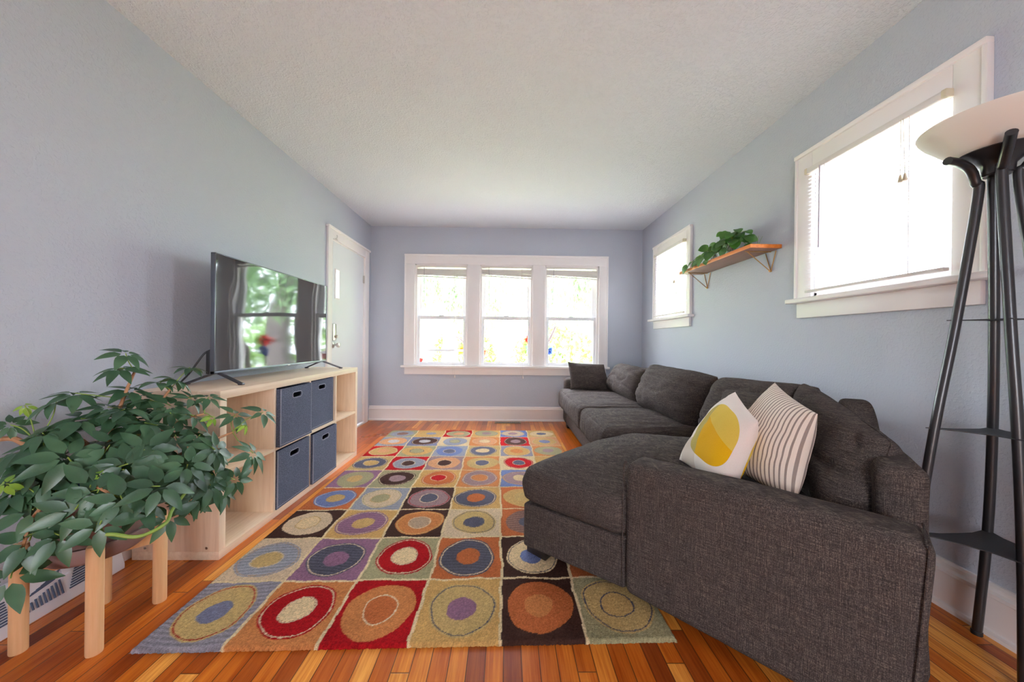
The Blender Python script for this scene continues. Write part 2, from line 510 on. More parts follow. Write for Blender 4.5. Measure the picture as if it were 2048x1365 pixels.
def sash_y(parent, a, b, z0, z1, yc, sw, rb, rt, name='sash'):
    mb = MB(); t = .017
    mb.box((a, yc - t, z0), (a + sw, yc + t, z1), .003).box((b - sw, yc - t, z0), (b, yc + t, z1), .003)
    mb.box((a + sw, yc - t, z0), (b - sw, yc + t, z0 + rb), .003).box((a + sw, yc - t, z1 - rt), (b - sw, yc + t, z1), .003)
    s = mb.build(name, 'vinyl', parent)
    MB().box((a + sw - .004, yc - .003, z0 + rb - .004), (b - sw + .004, yc + .003, z1 - rt + .004)).build('glass', 'glass', s)
    return s
for i, (a, b) in enumerate(FW):
    mb = MB(); j = .014   # jamb liner
    mb.box((a, YF, FZ[0]), (a + j, YF + WT, FZ[1])).box((b - j, YF, FZ[0]), (b, YF + WT, FZ[1]))
    mb.box((a, YF, FZ[1] - j), (b, YF + WT, FZ[1])).box((a, YF, FZ[0]), (b, YF + WT, FZ[0] + .012))
    mb.box((a + j, YF + .005, FZ[0]), (a + j + .012, YF + .03, FZ[1]), .002).box((b - j - .012, YF + .005, FZ[0]), (b - j, YF + .03, FZ[1]), .002)
    mb.build('jamb', 'trim', w1)
    sash_y(w1, a + j, b - j, FZ[0] + .012, 1.325, YF + .052, .042, .034, .042, 'lower_sash')
    sash_y(w1, a + j, b - j, 1.292, FZ[1] - j, YF + .092, .052, .036, .034, 'upper_sash')
    mb = MB()
    mb.box(((a + b) / 2 - .03, YF + .028, 1.318), ((a + b) / 2 + .03, YF + .045, 1.334), .003)
    mb.build('sash_lock', 'vinyl', w1)
MB().box((-1.15, YF + .115, .868), (-.515, YF + .14, .896), .002).build('storm_bar', 'vinyl', w1)

# side windows -------------------------------------------------------------
def side_window(name, S, casT, yl, yr, stool, zst, apron):
    ya, yb, za, zb = S
    w = empty_struct(name, (XR, (ya + yb) / 2, za))
    x1 = XR - .021
    mb = MB()
    mb.box((x1, yr, zst), (XR, ya, casT - .02), .003).box((x1, yb, zst), (XR, yl, casT - .02), .003).box((x1, ya, zb), (XR, yb, casT - .02), .003)
    mb.build('casing', 'trim', w)
    mb = MB()
    mb.box((x1 - .012, yr - .012, casT - .024), (XR, yl + .012, casT), .004).box((x1 - .006, yr - .012, zst), (XR, yr + .006, casT - .02), .004).box((x1 - .006, yl - .006, zst), (XR, yl + .012, casT - .02), .004)
    mb.build('back_band', 'trim', w)
    MB().box((XR - .062, stool[0], zst - .022), (XR + .03, stool[1], zst + .004), .006).build('stool', 'trim', w)
    MB().box((XR - .022, yr + .004, apron), (XR, yl - .004, zst - .022), .004).build('apron', 'trim', w)
    mb = MB(); j = .014
    mb.box((XR, ya, za), (XR + WT, ya + j, zb)).box((XR, yb - j, za), (XR + WT, yb, zb)).box((XR, ya, zb - j), (XR + WT, yb, zb)).box((XR, ya, za), (XR + WT, yb, za + .014))
    mb.build('jamb', 'trim', w)
    zm = (za + zb) / 2 + .01
    for nm, z0, z1, xc, sw in (('lower_sash', za + .014, zm + .015, XR + .06, .034), ('upper_sash', zm - .015, zb - j, XR + .1, .036)):
        mb = MB(); t = .017
        a, b = ya + j, yb - j
        mb.box((xc - t, a, z0), (xc + t, a + sw, z1), .003).box((xc - t, b - sw, z0), (xc + t, b, z1), .003)
        mb.box((xc - t, a + sw, z0), (xc + t, b - sw, z0 + .03), .003).box((xc - t, a + sw, z1 - .03), (xc + t, b - sw, z1), .003)
        s = mb.build(nm, 'vinyl', w)
        MB().box((xc - .003, a + sw - .004, z0 + .026), (xc + .003, b - sw + .004, z1 - .026)).build('glass', 'glass', s)
    return w
side_window('window_2', S1, 2.118, 4.058, 3.245, (3.20, 4.125), 1.278, 1.170)
side_window('window_3', S2, 2.116, 2.040, 1.230, (1.185, 2.075), 1.272, 1.163)
wb = empty_struct('back_fill_window', (0, YB, BACKWIN[2]))  # unseen back window, added and sized for its fill daylight
mb = MB()
a, b, z0, z1 = BACKWIN
mb.box((a - .1, YB, z0 - .1), (a, YB + .02, z1 + .1), .003).box((b, YB, z0 - .1), (b + .1, YB + .02, z1 + .1), .003).box((a, YB, z1), (b, YB + .02, z1 + .1), .003).box((a, YB, z0 - .1), (b, YB + .05, z0), .003)
mb.build('casing', 'trim', wb)
MB().box((a, YB - .09, z0), (b, YB - .084, z1)).build('glass', 'glass', wb)

# door ---------------------------------------------------------------------
d1 = empty_struct('door_1', (XL, DOOR[0], 0))
mb = MB(); xc = XL + .022
mb.box((XL, DOOR[0] - .082, 0), (xc, DOOR[0] + .004, DOOR[2] + .09), .003).box((XL, DOOR[1] - .004, 0), (xc, DOOR[1] + .115, DOOR[2] + .09), .003)
mb.box((XL, DOOR[0] + .004, DOOR[2] - .002), (xc, DOOR[1] - .004, DOOR[2] + .09), .003)
mb.box((XL, DOOR[0] - .094, DOOR[2] + .086), (xc + .014, DOOR[1] + .127, DOOR[2] + .108), .004)
mb.build('casing', 'trim', d1)
mb = MB()
mb.box((XL - WT, DOOR[0], 0), (XL, DOOR[0] + .012, DOOR[2])).box((XL - WT, DOOR[1] - .012, 0), (XL, DOOR[1], DOOR[2])).box((XL - WT, DOOR[0], DOOR[2] - .012), (XL, DOOR[1], DOOR[2]))
mb.box((XL - WT, DOOR[0], -.01), (XL + .02, DOOR[1], .018), .004)
mb.build('jamb', 'trim', d1)
# slab built round its narrow light
xa, xb = XL - .040, XL + .002
L0, L1, LZ0, LZ1 = 3.535, 3.605, 1.430, 1.708
ya, yb = DOOR[0] + .015, DOOR[1] - .015
mb = MB()
mb.box((xa, ya, .03), (xb, L0, 1.985)).box((xa, L1, .03), (xb, yb, 1.985)).box((xa, L0, .03), (xb, L1, LZ0)).box((xa, L0, LZ1), (xb, L1, 1.985))
slab = mb.build('door_panel', 'door', d1)
mb = MB(); e = .012
for q in (((L0 - e, LZ0 - e), (L0, LZ1 + e)), ((L1, LZ0 - e), (L1 + e, LZ1 + e)), ((L0, LZ0 - e), (L1, LZ0)), ((L0, LZ1), (L1, LZ1 + e))):
    mb.box((xb, q[0][0], q[0][1]), (xb + .008, q[1][0], q[1][1]), .002)
mb.build('light_frame', 'trim', slab)
MB().box((xa + .018, L0, LZ0), (xa + .022, L1, LZ1)).build('glass', 'glass', slab)
mb = MB()
mb.box((xb, 3.462, 1.000), (xb + .022, 3.532, 1.165), .006).box((xb + .0221, 3.4625, 1.083), (xb + .0235, 3.5315, 1.086))
lk = mb.build('deadbolt', 'steel', d1)
MB().tube([(xb + .022, 3.508, 1.038), (xb + .034, 3.508, 1.038)], .012, 14).box((xb + .034, 3.502, 1.024), (xb + .046, 3.514, 1.054), .003).build('thumb_turn', 'steel', lk)
def lathe_x(name, c, prof, mat, parent, n=28):
    mb = MB().lathe((0, 0, 0), prof, n)
    bmesh.ops.transform(mb.bm, matrix=Matrix.Translation(c) @ Matrix.Rotation(math.pi / 2, 4, 'Y'), verts=mb.bm.verts)
    return mb.build(name, mat, parent)
lathe_x('door_knob', (xb, 3.50, .955), [(0, 0), (.030, 0), (.030, .004), (.024, .008), (.011, .012), (.010, .032), (.019, .038), (.025, .048), (.025, .060), (.018, .066), (0, .067)], 'steel', d1)
for zz in (1.73, .29):
    mb = MB()
    mb.tube([(XL + .010, DOOR[1] - .014, zz - .045), (XL + .010, DOOR[1] - .014, zz + .045)], .007, 10).box((XL + .003, DOOR[1] - .03, zz - .044), (XL + .005, DOOR[1] + .0, zz + .044))
    mb.build('hinge', 'trim' if zz < 1 else 'steel', d1)
mb = MB()
mb.box((XL + .022, 3.478, 2.000), (XL + .03, 3.53, 2.006), .001).tube([(XL + .028, 3.50, 2.004), (XL + .036, 3.50, 2.03), (XL + .03, 3.505, 2.045)], .004, 8)
mb.build('door_closer_hook', 'steel', d1)

# mini blinds ----------------------------------------------------------------
def raised_blind(i, a, b, tilt, label, cordx, wandlen):
    zt = FZ[1] - .012
    y = YF + .012
    r = thing('raised_mini_blind', label, 'blind', ((a + b) / 2, y, zt), 'raised mini blinds in the triple window')
    a, b = a + .012, b - .012
    MB().box((a, y - .014, zt - .026), (b, y + .014, zt), .003).build('head_rail', 'blind', r)
    mb = MB()
    n = 13
    for k in range(n):
        z = zt - .050 - .0058 * k
        dl = random.uniform(-.002, .002)
        hh = .0050
        zl, zr = z - tilt[0] * (k + 2) / n + dl, z - tilt[1] * (k + 2) / n - dl
        mb.hexa([(a + .006, y - .0125, zl), (b - .006, y - .0125, zr), (b - .006, y + .0125, zr), (a + .006, y + .0125, zl), (a + .006, y - .0125, zl + hh), (b - .006, y - .0125, zr + hh), (b - .006, y + .0125, zr + hh), (a + .006, y + .0125, zl + hh)])
    mb.build('slats', 'blind', r)
    zl, zr = zt - .052 - .0062 * n - tilt[0] * 1.1, zt - .052 - .0062 * n - tilt[1] * 1.1
    h = .012
    MB().hexa([(a + .006, y - .013, zl - h), (b - .006, y - .013, zr - h), (b - .006, y + .013, zr - h), (a + .006, y + .013, zl - h), (a + .006, y - .013, zl), (b - .006, y - .013, zr), (b - .006, y + .013, zr), (a + .006, y + .013, zl)], .002).build('bottom_rail', 'blind', r)
    for x in (a + .13, b - .13):
        MB().tube([(x, y - .0145, zt - .02), (x, y - .0145, zl - .006)], .0012, 6).box((x - .012, y - .016, zl - .014), (x + .012, y - .0135, zl - .002), .001).build('ladder_cord', 'cord', r)
    MB().tube([(a + .10, y - .018, zt - .02), (a + .095 + random.uniform(-.02, .02), y - .022, zt - wandlen)], .0032, 8).build('wand', 'wand', r)
    if cordx is not None:
        mb = MB()
        x = cordx
        mb.tube(spline([(x - .02, y - .016, zt - .02), (x - .018, y - .02, 1.3), (x - .01, YF - .075, .70), (x, YF - .070, .58)], 6), .0013, 6)
        mb.tube(spline([(x - .024, y - .016, zt - .02), (x - .024, y - .02, 1.3), (x - .03, YF - .075, .70), (x - .022, YF - .07, .59)], 6), .0013, 6)
        mb.lathe((x, YF - .07, .545), [(0, 0), (.008, .001), (.009, .006), (.005, .03), (.002, .036), (0, .036)], 12)
        mb.build('pull_cord', 'cord', r)
raised_blind(0, *FW[0], (.0, .020), 'raised white mini blind at top of front window sash nearest the door', -.645, .50)
raised_blind(1, *FW[1], (-.012, .016), 'raised white mini blind in the middle sash of the triple window', .205, .52)
raised_blind(2, *FW[2], (-.014, .016), 'raised white mini blind in triple window sash nearest the sofa, slats slanting', None, .50)

def lowered_blind(S, label, yo, zbot, tassel, wy):
    ya, yb, za, zb = S
    x = XR - .040
    a, b = ya - .004, yb + .008
    r = thing('lowered_mini_blind', label, 'blind', (x, (a + b) / 2, zb), 'lowered mini blinds on the side windows')
    MB().box((x - .014, a, zb - .022), (x + .016, b, zb + .006), .003).build('head_rail', 'blind', r)
    for ya_, yb_ in ((a - .004, a + .014), (b - .014, b + .004)):
        MB().box((x - .0155, ya_, zb - .0235), (x + .0165, yb_, zb + .0075), .003).build('end_cap', 'blindwarm', r)
    mb = MB()
    n = 31
    z0, z1 = zbot + .022, zb - .034
    ang = math.radians(12)
    for k in range(n):
        z = z0 + (z1 - z0) * k / (n - 1)
        pts = []
        for j in range(4):
            t = j / 3 - .5
            cx = x + t * .025 * math.cos(ang); cz = z + t * .025 * math.sin(ang) + .002 * (1 - 4 * t * t)
            pts.append((cx, cz))
        t = bmesh.new(); sag = random.uniform(-.0015, .0015)
        A = [t.verts.new((p[0], a + .004, p[1])) for p in pts]; Bv = [t.verts.new((p[0], b - .004, p[1] + sag)) for p in pts]
        for j in range(3): t.faces.new((A[j], A[j + 1], Bv[j + 1], Bv[j]))
        mb.add(t)
    mb.build('slats', 'slat', r, smooth=180)
    MB().box((x - .013, a + .002, zbot), (x + .013, b - .002, zbot + .014), .003).build('bottom_rail', 'blind', r)
    for yy in (a + .12, b - .12):
        for dx in (-.0135, .0135): MB().tube([(x + dx, yy, zb - .02), (x + dx, yy, zbot + .01)], .0011, 6).build('ladder_cord', 'cord', r)
    MB().tube([(x - .020, b - wy, zb - .02), (x - .026, b - wy - .004, zb - .46)], .0036, 8).build('wand', 'wand', r)
    for k, dy in enumerate((0, .017)):
        yy = tassel[0] + dy
        mb = MB()
        mb.tube([(x - .017, a + .14 + dy * .5, zb - .02), (x - .020, yy, tassel[1] + .02)], .0011, 6)
        mb.lathe((x - .02, yy, tassel[1] - .012), [(0, 0), (.008, .001), (.0085, .005), (.004, .028), (.002, .032), (0, .032)], 12)
        mb.build('pull_cord', 'blindwarm', r)
lowered_blind(S1, 'lowered white mini blind on the small window between room corner and wooden shelf', 0, 1.300, (3.46, 1.62), .07)
lowered_blind(S2, 'lowered white mini blind on the large window behind the black floor lamp', 0, 1.300, (1.445, 1.715), .10)
# shield sticker on the glass
mb = MB(); t = bmesh.new()
sx, sz, yy = -1.098, .745, YF + .0475
prof = [(-.5, .9), (0, 1.0), (.5, .9), (.5, .3), (.36, -.2), (0, -.55), (-.36, -.2), (-.5, .3)]
vs = [t.verts.new((sx + p[0] * .050, yy, sz + p[1] * .036)) for p in prof]; f = t.faces.new(vs)
r_ = bmesh.ops.extrude_face_region(t, geom=[f]); bmesh.ops.translate(t, vec=(0, -.0012, 0), verts=[v for v in r_['geom'] if isinstance(v, bmesh.types.BMVert)])
bmesh.ops.recalc_face_normals(t, faces=t.faces); mb.add(t, 0)
for k, (w_, h_) in enumerate(((.026, .005), (.030, .006), (.024, .004))):
    z_ = sz + .024 - k * .012
    mb.box((sx - w_ / 2, yy - .0017, z_ - h_ / 2), (sx + w_ / 2, yy - .0013, z_ + h_ / 2), mi=1)
M['stickerred'] = m_transl('sticker_red', rgb(205, 40, 30), rgb(205, 40, 30), .2); M['stickerpale'] = m_transl('sticker_pale', rgb(235, 170, 160), rgb(235, 170, 160), .2)
tag(mb.build('window_sticker', ['stickerred', 'stickerpale']), 'small red shield sticker on lower pane of the window nearest the door', 'sticker')

SKY, HORIZON, SUN, WARM_FILL, EXPO = 54.0, .55, 90.0, 50.0, 0.18
# ------------------------------------------------------------------ soft shapes
def fbm(p, seed):
    return noise.noise(p + V((seed * 3.7, seed * 1.3, seed * 5.1)))

def fold(p, seed, sc):
    """sharp valley folds, 0..1"""
    n = fbm(V((p[0] * sc[0], p[1] * sc[1], p[2] * sc[2])), seed)
    return max(0, 1 - abs(n) * 5.5)

def rcushion(name, o, A, B, C, r, bulge, mat, parent, seed=1, amp=.004, n=(22, 22, 12), folds=0, fsc=(3, 12, 3), warp=None):
    """rounded, puffed box: centre o, half axes A B C"""
    o, A, B, C = V(o), V(A), V(B), V(C)
    hx, hy, hz = A.length, B.length, C.length
    ax, ay, az = A / hx, B / hy, C / hz
    vid, verts, faces = {}, [], []
    def g(k): return [math.sin(math.pi / 2 * (2 * i / k - 1)) for i in range(k + 1)]
    gx, gy, gz = g(n[0]), g(n[1]), g(n[2])
    def vert(a, b, c):
        key = (round(a, 5), round(b, 5), round(c, 5))
        if key in vid: return vid[key]
        p = V((a * hx, b * hy, c * hz))
        q = V((max(-(hx - r), min(hx - r, p.x)), max(-(hy - r), min(hy - r, p.y)), max(-(hz - r), min(hz - r, p.z))))
        d = p - q
        nn = d.normalized() if d.length > 1e-9 else V((0, 0, 1))
        p = q + nn * r
        p.x += a * bulge[0] * (1 - b * b) * (1 - c * c)
        p.y += b * bulge[1] * (1 - a * a) * (1 - c * c)
        p.z += (bulge[2] if c > 0 else bulge[3]) * c * (1 - a * a) * (1 - b * b)
        if warp: p = warp(p, a, b, c)
        w = o + ax * p.x + ay * p.y + az * p.z
        dn = (ax * nn.x + ay * nn.y + az * nn.z)
        dsp = amp * (fbm(w * 6, seed) + .5 * fbm(w * 14, seed + 1))
        if folds: dsp -= folds * fold(p, seed, fsc) * (1 - abs(a) ** 4 * .3)
        vid[key] = len(verts); verts.append(w + dn * dsp)
        return vid[key]
    def face(f):
        ids = [vert(*q) for q in f]
        faces.append(ids)
    for (G1, G2, fn) in ((gx, gy, lambda u, v, s: (u, v, s)), (gy, gz, lambda u, v, s: (s, u, v)), (gz, gx, lambda u, v, s: (v, s, u))):
        for s in (-1, 1):
            for i in range(len(G1) - 1):
                for j in range(len(G2) - 1):
                    q = [fn(G1[i], G2[j], s), fn(G1[i + 1], G2[j], s), fn(G1[i + 1], G2[j + 1], s), fn(G1[i], G2[j + 1], s)]
                    face(q if s > 0 else q[::-1])
    ob = from_lists(name, verts, faces, mat, parent)
    return ob

def pillow(name, TL, TR, BR, BL, T, mat, parent=None, seed=1, pinch=.07, corner=0.0, amp=.004, folds=.0, fsc=(4, 4, 14), n=30, fat=2.4, back=1.0, sag=0.0):
    n = 44 if folds > .01 else n
    TL, TR, BR, BL = V(TL), V(TR), V(BR), V(BL)
    nrm = ((TR - BL).cross(BR - TL)).normalized()      # faces the viewer of TL,TR,BR,BL in clockwise order
    if nrm.dot(V((0, 0, 1)) * .15 - (TL + TR + BR + BL) / 4) < 0 and False: nrm = -nrm
    g = [math.sin(math.pi / 2 * (2 * i / n - 1)) for i in range(n + 1)]
    verts, uvs, faces = [], [], []
    ids = {}
    for s in (1, -1):
        for i, u in enumerate(g):
            for j, v in enumerate(g):
                edge = i in (0, n) or j in (0, n)
                if s < 0 and edge:
                    ids[(s, i, j)] = ids[(1, i, j)]; continue
                k = 1 - corner * (u * u * v * v) ** 2
                uu = u * (1 - pinch * (1 - v * v)) * k
                vv = v * (1 - pinch * (1 - u * u)) * k
                a, b = (uu + 1) / 2, (vv + 1) / 2
                base = (BL * (1 - a) + BR * a) * (1 - b) + (TL * (1 - a) + TR * a) * b
                prof = (max(0, 1 - abs(u) ** fat) * max(0, 1 - abs(v) ** fat)) ** .5
                t = T / 2 * prof * (1 + sag * (-v) * .6)
                p = base + nrm * (s * t * (1 if s > 0 else back))
                m = prof ** .6
                d = amp * (fbm(p * 7, seed) + .5 * fbm(p * 16, seed + 2)) * (1 if not edge else .4)
                if folds: d -= folds * fold(base, seed, fsc) * m
                p = p + nrm * (s * d)
                ids[(s, i, j)] = len(verts); verts.append(p); uvs.append(((u + 1) / 2, (v + 1) / 2))
    for s in (1, -1):
        for i in range(n):
            for j in range(n):
                q = [ids[(s, i, j)], ids[(s, i + 1, j)], ids[(s, i + 1, j + 1)], ids[(s, i, j + 1)]]
                faces.append(q if s < 0 else q[::-1])
    o = from_lists(name, verts, faces, mat, parent, uvs=uvs)
    bm = bmesh.new(); bm.from_mesh(o.data); bmesh.ops.recalc_face_normals(bm, faces=bm.faces); bm.to_mesh(o.data); bm.free()
    o.data.polygons.foreach_set('use_smooth', [True] * len(o.data.polygons))
    return o

def poly_cushion(name, poly, zb, zt, crown, r, side, mat, parent, seed=1, amp=.004, N=140, folds=0, fsc=(10, 3, 3), center=None, crn=.0):
    P = [V((p[0], p[1], 0)) for p in poly]
    for _ in range(2):      # soften the corners
        Q = []
        for i in range(len(P)):
            a, b = P[i], P[(i + 1) % len(P)]
            k = min(.25, .045 / max((b - a).length, 1e-6)) if _ == 0 else .25
            Q += [a + (b - a) * k, b - (b - a) * k]
        P = Q
    L = [0]
    for i in range(len(P)): L.append(L[-1] + (P[(i + 1) % len(P)] - P[i]).length)
    B = []
    for k in range(N):
        s = L[-1] * k / N
        i = max(j for j in range(len(P)) if L[j] <= s)
        t = (s - L[i]) / max(L[i + 1] - L[i], 1e-9)
        B.append(P[i].lerp(P[(i + 1) % len(P)], t))
    c = V((center[0], center[1], 0)) if center else sum(B, V((0, 0, 0))) / N
    prof = []
    R = [0, .06, .14, .24, .34, .44, .54, .63, .71, .78, .84, .885, .92]
    for s in R: prof.append((s, zt + crown * (1 - (s / .97) ** 2.4), 0, 1))
    for k in range(1, 7):
        a = math.pi / 2 * k / 6
        prof.append((None, zt - r + r * math.cos(a), -r + r * math.sin(a), 1))
    h = zt - zb
    for k in range(1, 6):
        t = k / 6
        prof.append((None, zt - r - (h - 2 * r) * t, side * 4 * t * (1 - t), 1))
    for k in range(1, 7):
        a = math.pi / 2 * k / 6
        prof.append((None, zb + r - r * math.sin(a), -r + r * math.cos(a), 1))
    for s in (.8, .4, 0): prof.append((s, zb, 0, 1))
    verts, faces, rings = [], [], []
    for (s, z, off, _) in prof:
        if s == 0:
            rings.append([len(verts)]); verts.append(V((c.x, c.y, z))); continue
        ring = []
        for k in range(N):
            b = B[k]; d = (b - c); ln = d.length
            q = c + d * s if s is not None else b + d / ln * off
            p = V((q.x, q.y, z))
            up = V((0, 0, 1)) if s is not None and z > (zb + zt) / 2 else d / ln
            dd = amp * (fbm(p * 5, seed) + .5 * fbm(p * 13, seed + 1))
            if folds: dd -= folds * fold(p, seed, fsc)
            ring.append(len(verts)); verts.append(p + up * dd)
        rings.append(ring)
    for i in range(len(rings) - 1):
        a, b = rings[i], rings[i + 1]
        for k in range(N):
            q = []
            for v in (a[k % len(a)], a[(k + 1) % len(a)], b[(k + 1) % len(b)], b[k % len(b)]):
                if v not in q: q.append(v)
            faces.append(q)
    o = from_lists(name, verts, faces, mat, parent)
    bm = bmesh.new(); bm.from_mesh(o.data); bmesh.ops.recalc_face_normals(bm, faces=bm.faces); bm.to_mesh(o.data); bm.free()
    o.data.polygons.foreach_set('use_smooth', [True] * len(o.data.polygons))
    return o

# ------------------------------------------------------------------ sectional sofa
sofa = thing('sectional_sofa', 'charcoal grey sectional sofa with angled chaise along the right-hand wall', 'sofa', (1.0, 2.2, 0))
ARM = [(.452, 1.338), (.985, .792), (1.085, .890), (.553, 1.445)]     # outer-left, outer-right, inner-right, inner-left
base_poly = [(.085, 1.645), (.462, 1.352), (.60, 1.42), (1.09, .92), (1.13, .93), (1.61, 1.52), (1.66, 1.62), (1.66, 4.21), (.70, 4.21), (.70, 2.34)]
MB().prism(base_poly, .055, .255, .012, 3).build('base', 'fabric', sofa)
def arm_warp(p, a, b, c):
    t = (1 - c) / 2
    p.x -= .030 * t * max(0, a)
    if c > 0: p.z += .006 * (1 - a * a)
    return p
ao = (V((*ARM[0], 0)) + V((*ARM[1], 0)) + V((*ARM[2], 0)) + V((*ARM[3], 0))) / 4
adir = (V((*ARM[1], 0)) - V((*ARM[0], 0))).normalized(); anrm = V((-adir.y, adir.x, 0))
rcushion('arm', (ao.x + adir.x * .007, ao.y + adir.y * .007, .302), adir * .384, anrm * .0715, V((0, 0, .25)), .032, (.004, .006, .004, 0), 'fabric', sofa, seed=3, amp=.003, n=(40, 14, 26), warp=arm_warp)
# cuddler back: runs from the arm to the wall, rising into the corner
bd = V((.60, .80, 0)).normalized(); bn = V((-bd.y, bd.x, 0))
bo = V((1.168, .937, 0)) + bd * .375 + bn * .055
def back_warp(p, a, b, c):
    if c > 0:
        t = max(0, min(1, (a - .45) / .35)); p.z += c * (.018 * (a + 1) / 2 + .085 * t * t * (3 - 2 * t))
    return p
rcushion('back_frame', (bo.x, bo.y, .364), bd * .375, bn * .055, V((0, 0, .302)), .03, (0, .004, .006, 0), 'fabric', sofa, seed=5, amp=.004, n=(34, 12, 20), warp=back_warp)
rcushion('back_frame', (1.585, 2.93, .385), V((.075, 0, 0)), V((0, 1.28, 0)), V((0, 0, .33)), .035, (.004, 0, .004, 0), 'fabric', sofa, seed=6, amp=.004, n=(12, 44, 20))
rcushion('arm', (1.17, 4.135, .32), V((.485, 0, 0)), V((0, .08, 0)), V((0, 0, .265)), .05, (.006, .006, .006, 0), 'fabric', sofa, seed=8, amp=.003, n=(30, 14, 20))
# seat cushions
rcushion('seat_cushion', (1.06, 3.475, .365), V((.455, 0, 0)), V((0, .572, 0)), V((0, 0, .105)), .05, (.022, .004, .030, 0), 'fabric', sofa, seed=11, amp=.007, n=(40, 60, 12), folds=.009, fsc=(2.5, 24, 6))
rcushion('seat_cushion', (1.06, 2.53, .365), V((.45, 0, 0)), V((0, .368, 0)), V((0, 0, .105)), .05, (.022, .006, .030, 0), 'fabric', sofa, seed=13, amp=.007, n=(40, 48, 12), folds=.009, fsc=(2.5, 24, 6))
chaise = [(.055, 1.665), (.435, 1.318), (.60, 1.45), (1.09, .95), (1.50, 1.55), (1.46, 2.12), (.79, 2.31), (.50, 2.10)]
poly_cushion('seat_cushion', chaise, .264, .415, .078, .034, .010, 'fabric', sofa, seed=17, amp=.008, folds=.006, fsc=(5, 18, 4), center=(.80, 1.75))
# back cushions
pillow('back_cushion', (1.33, 3.98, .765), (1.33, 3.15, .760), (1.155, 3.10, .465), (1.14, 3.92, .465), .29, 'fabric', sofa, seed=21, pinch=.035, corner=.05, folds=.016, fsc=(3, 4, 15), fat=3.4, amp=.008)
pillow('back_cushion', (1.34, 3.13, .815), (1.35, 2.19, .806), (1.185, 2.21, .455), (1.155, 3.07, .458), .31, 'fabric', sofa, seed=23, pinch=.035, corner=.05, folds=.015, fsc=(3, 4, 14), fat=3.4, amp=.010)
pillow('back_cushion', (1.355, 2.17, .802), (1.37, 1.50, .832), (1.27, 1.52, .47), (1.19, 2.15, .47), .27, 'fabric', sofa, seed=25, pinch=.04, corner=.05, folds=.014, fsc=(3, 4, 14), fat=3.4, amp=.009)
pillow('back_cushion', (1.355, 1.58, .850), (1.195, 1.055, .715), (1.035, 1.045, .44), (1.19, 1.49, .46), .27, 'fabric', sofa, seed=27, pinch=.015, corner=.06, folds=.018, fsc=(7, 7, 9), fat=4.5, amp=.012, back=.5)
for q in ([(.105, 1.665), (.155, 1.72), (.235, 1.645), (.185, 1.585)], [(.715, 4.08), (.715, 4.17), (.80, 4.17), (.80, 4.08)], [(.93, .885), (1.0, .955), (1.06, .90), (.99, .83)], [(1.56, 4.08), (1.56, 4.17), (1.64, 4.17), (1.64, 4.08)], [(1.54, 1.52), (1.60, 1.58), (1.64, 1.66), (1.56, 1.64)]):
    MB().prism(q, .0155 if q[0][0] < .5 else .0, .06, .004).build('leg', 'woodfoot', sofa)
# welt seams
def seam(pts, parent=None):
    return MB().tube(spline(pts, 8), .0028, 8)
mb = MB()
def ap(a, b, z): 
    q = ao + adir * (.381 * a) + anrm * (.0715 * b); return (q.x, q.y, z)
mb.tube(spline([ap(.915, -1.0, .08), ap(.957, -1.03, .3), ap(.992, -.985, .52), ap(.995, -.85, .553), ap(.995, .85, .553)], 8), .003, 8)
mb.build('piping', 'fabric', sofa)
mb = MB()
mb.tube(spline([ap(-1.0, -.92, .07), ap(-1.005, -.95, .3), ap(-1.0, -.90, .53), ap(-.985, -.75, .552)], 8), .0025, 8)
mb.build('piping', 'fabric', sofa)

tag(pillow('throw_pillow', (.692, 3.96, .784), (1.103, 3.96, .759), (1.172, 3.865, .472), (.708, 3.865, .480), .17, 'fabric', None, seed=31, pinch=.06, folds=.008, fsc=(3, 3, 11), amp=.006), 'dark grey square throw pillow propped against the far sofa arm under the window', 'pillow')
tag(pillow('throw_pillow', (1.155, 1.83, .775), (1.145, 1.425, .806), (1.085, 1.41, .50), (1.055, 1.81, .50), .13, 'fabric', None, seed=33, pinch=.05, corner=.04, folds=.006, amp=.006), 'dark grey throw pillow half hidden behind the striped pillow', 'pillow')
tag(pillow('throw_pillow', (1.045, 1.585, .792), (.905, 1.245, .735), (.750, 1.185, .488), (.778, 1.56, .490), .15, 'yellow', None, seed=35, pinch=.05, folds=.004, fsc=(9, 9, 5), amp=.004), 'cream throw pillow with a yellow faceted pebble print', 'pillow')
tag(pillow('throw_pillow', (1.185, 1.53, .842), (1.085, 1.205, .770), (.925, 1.105, .500), (.905, 1.50, .500), .15, 'stripe', None, seed=37, pinch=.05, folds=.004, fsc=(9, 9, 5), amp=.004), 'beige throw pillow with narrow taupe stripes on the chaise', 'pillow')

